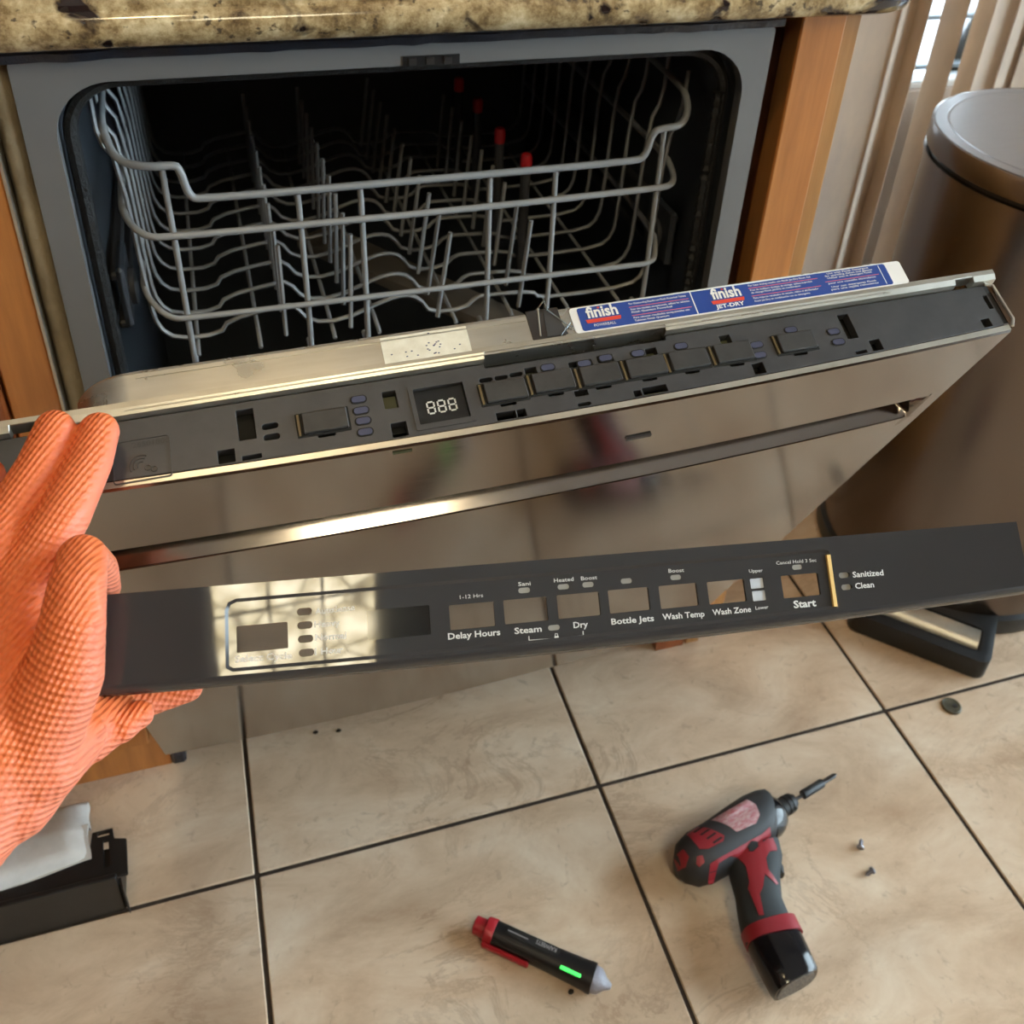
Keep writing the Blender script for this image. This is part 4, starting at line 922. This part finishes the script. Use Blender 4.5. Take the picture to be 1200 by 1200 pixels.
drape(K([(325, 690), (470, 610), (640, 510), (690, 465), (735, 560), (740, 590), (690, 605), (668, 650), (680, 715), (750, 790), (735, 800), (660, 745), (648, 830), (628, 870), (655, 1000), (625, 1000), (560, 830), (568, 790), (545, 690), (500, 635), (450, 640), (380, 680), (358, 762), (328, 766)]), 'red_frame', 'toolred', .0010, cuts=4)
drape(K([(555, 580), (575, 555), (615, 548), (622, 580), (590, 610), (565, 608)]), 'forward_switch', 'hole', .0018, cuts=1)
tg = loft_between([SL(905, 998), SL(903, 1008), SL(908, 1018), SL(914, 1026)], [SL(911, 994), SL(910, 1006), SL(918, 1016), SL(919, 1026)], ZT, [.006, .007, .007, .006], 12); tg.build('trigger', 'toolblack', sd)

# ================================================================== voltage tester pen
P0, P1 = atz(556, 1084, .011), atz(716, 1158, .010); pd = P1-P0; PL = np.linalg.norm(pd[:2]); pang = math.atan2(pd[1], pd[0])
vt = thing('voltage_tester', 'red and black pen voltage tester with a lit green indicator on the tiles', 'tester', (P0[0], P0[1], 0), pang)
def pen(prof, name, m_, n=20, pw=2.6):
    rings = []
    for t_, ry, rz in prof:
        ring = []
        for k_ in range(n):
            an = 2*math.pi*k_/n; c_, s_ = math.cos(an), math.sin(an); ring.append((t_, ry*math.copysign(abs(c_)**(2/pw), c_), .0125+rz*math.copysign(abs(s_)**(2/pw), s_)))
        rings.append(ring)
    return MB().loft(rings).build(name, m_, vt, smooth=40)
pen([(0, .0065, .0065), (.001, .0085, .0085), (.012, .0088, .0088), (.0135, .0085, .0085)], 'end_button', 'penred')
pen([(.0125, .0105, .0105), (.0135, .0125, .0115), (.0225, .0130, .0118), (.0230, .0125, .0115)], 'cap', 'penred')
MB().box(.014, .066, -.0165, -.0120, .0075, .0150).build('clip', 'penred', vt, bevel=.0015)
pen([(.0225, .0120, .0112), (.026, .0122, .0115), (.080, .0118, .0112), (.110, .0128, .0120), (.124, .0136, .0124), (.126, .0142, .0125), (.1305, .0142, .0125), (.131, .0120, .0115)], 'barrel', 'penblack')
pen([(.130, .0125, .0115), (.137, .0115, .0105), (.143, .0060, .0055), (.149, .0025, .0025), (PL, .0012, .0012)], 'sensor_tip', 'pentip')
MB().box(.097, .119, -.0098, -.0058, .0228, .0242).build('indicator_light', 'penglow', vt, bevel=.0008)
MB(lambda x, y, z: (x, y, z)).plate(rrect(.034, .092, -.0010, .0085, .002), .0228, .0239).build('label_panel', 'toolblack', vt)
text_mb('KAIWEETS', .022, .0042, .02, xf=lambda a, b, c_: (.0885-a, .0068-b, .0240+c_)).build('printed_name', 'pentext', vt, smooth=0)
MB().box(.036, .058, .0030, .0040, .0238, .0240).build('printed_line', 'pentext', vt)

# ================================================================== small bits on the floor
def screw(u, v, name_label, rot):
    p = atz(u, v, .003); o = thing('screw', name_label, 'screw', (p[0], p[1], 0), rot, 'loose screws on the floor')
    xf = lambda a, b, c_: (c_, a, .0042+b)
    MB(xf).lathe([(.0001, 0), (.0028, 0), (.0040, .0008), (.0040, .0020), (.0034, .0026), (.0001, .0026)], 18).build('head', 'zinc', o)
    MB(xf).tube([(0, 0, .002), (0, 0, .010), (0, 0, .0125)], .0018, 10, rr=[.0018, .0018, .0004]).build('shank', 'zinc', o)
    MB(xf).box(-.0030, .0030, -.0004, .0004, -.0003, .0002).build('slot', 'hole', o)
    for k_ in range(4): MB(xf).lathe([(.0017, .0034+.0018*k_), (.0024, .0039+.0018*k_), (.0017, .0044+.0018*k_)], 12).build('thread', 'zinc', o)
screw(1008, 995, 'small screw lying nearer the dishwasher, upper one of the pair', .9)
screw(1023, 1020, 'small shiny screw lying nearer the viewer, lower one of the pair', 3.4)
p = atz(1115, 827, .002); cn = thing('bottle_cap', 'dark round flattened cap on the tile by the grout corner', 'cap', (p[0], p[1], 0))
R0 = .0128
rg = [[(r_*math.cos(2*math.pi*k_/48)*(1+(.025*(-1)**k_ if r_ > .011 else 0)), r_*math.sin(2*math.pi*k_/48)*(1+(.025*(-1)**k_ if r_ > .011 else 0)), z_) for k_ in range(48)] for r_, z_ in ((R0*.98, 0), (R0, .001), (R0*.97, .0025), (R0*.86, .0034), (R0*.80, .0028))]
MB().loft(rg).build('shell', 'coin', cn)
MB().plate([(.004+.0032*math.cos(k_*.4), -.002+.0032*math.sin(k_*.4)) for k_ in range(16)], .0027, .0034).build('worn_patch', 'darksteel', cn)
random.seed(21)
for (u, v), lb in (((370, 859), 'dark crumb of dirt on the tile below the dishwasher door'), ((397, 857), 'flat brown crumb beside the darker crumb below the door'), ((669, 1163), 'tiny dark speck beside the green light of the tester')):
    p = atz(u, v, .0); mb = MB(); mb.sphere((0, 0, .0016), (.0030, .0022, .0016), 8, 6)
    mb.v = [(x*(1+.3*random.random()), y*(1+.3*random.random()), z) for x, y, z in mb.v]
    o = mb.build('crumb', 'crumb', loc=(p[0], p[1], 0)); tag(o, lb, 'crumb', 'crumbs on the floor')
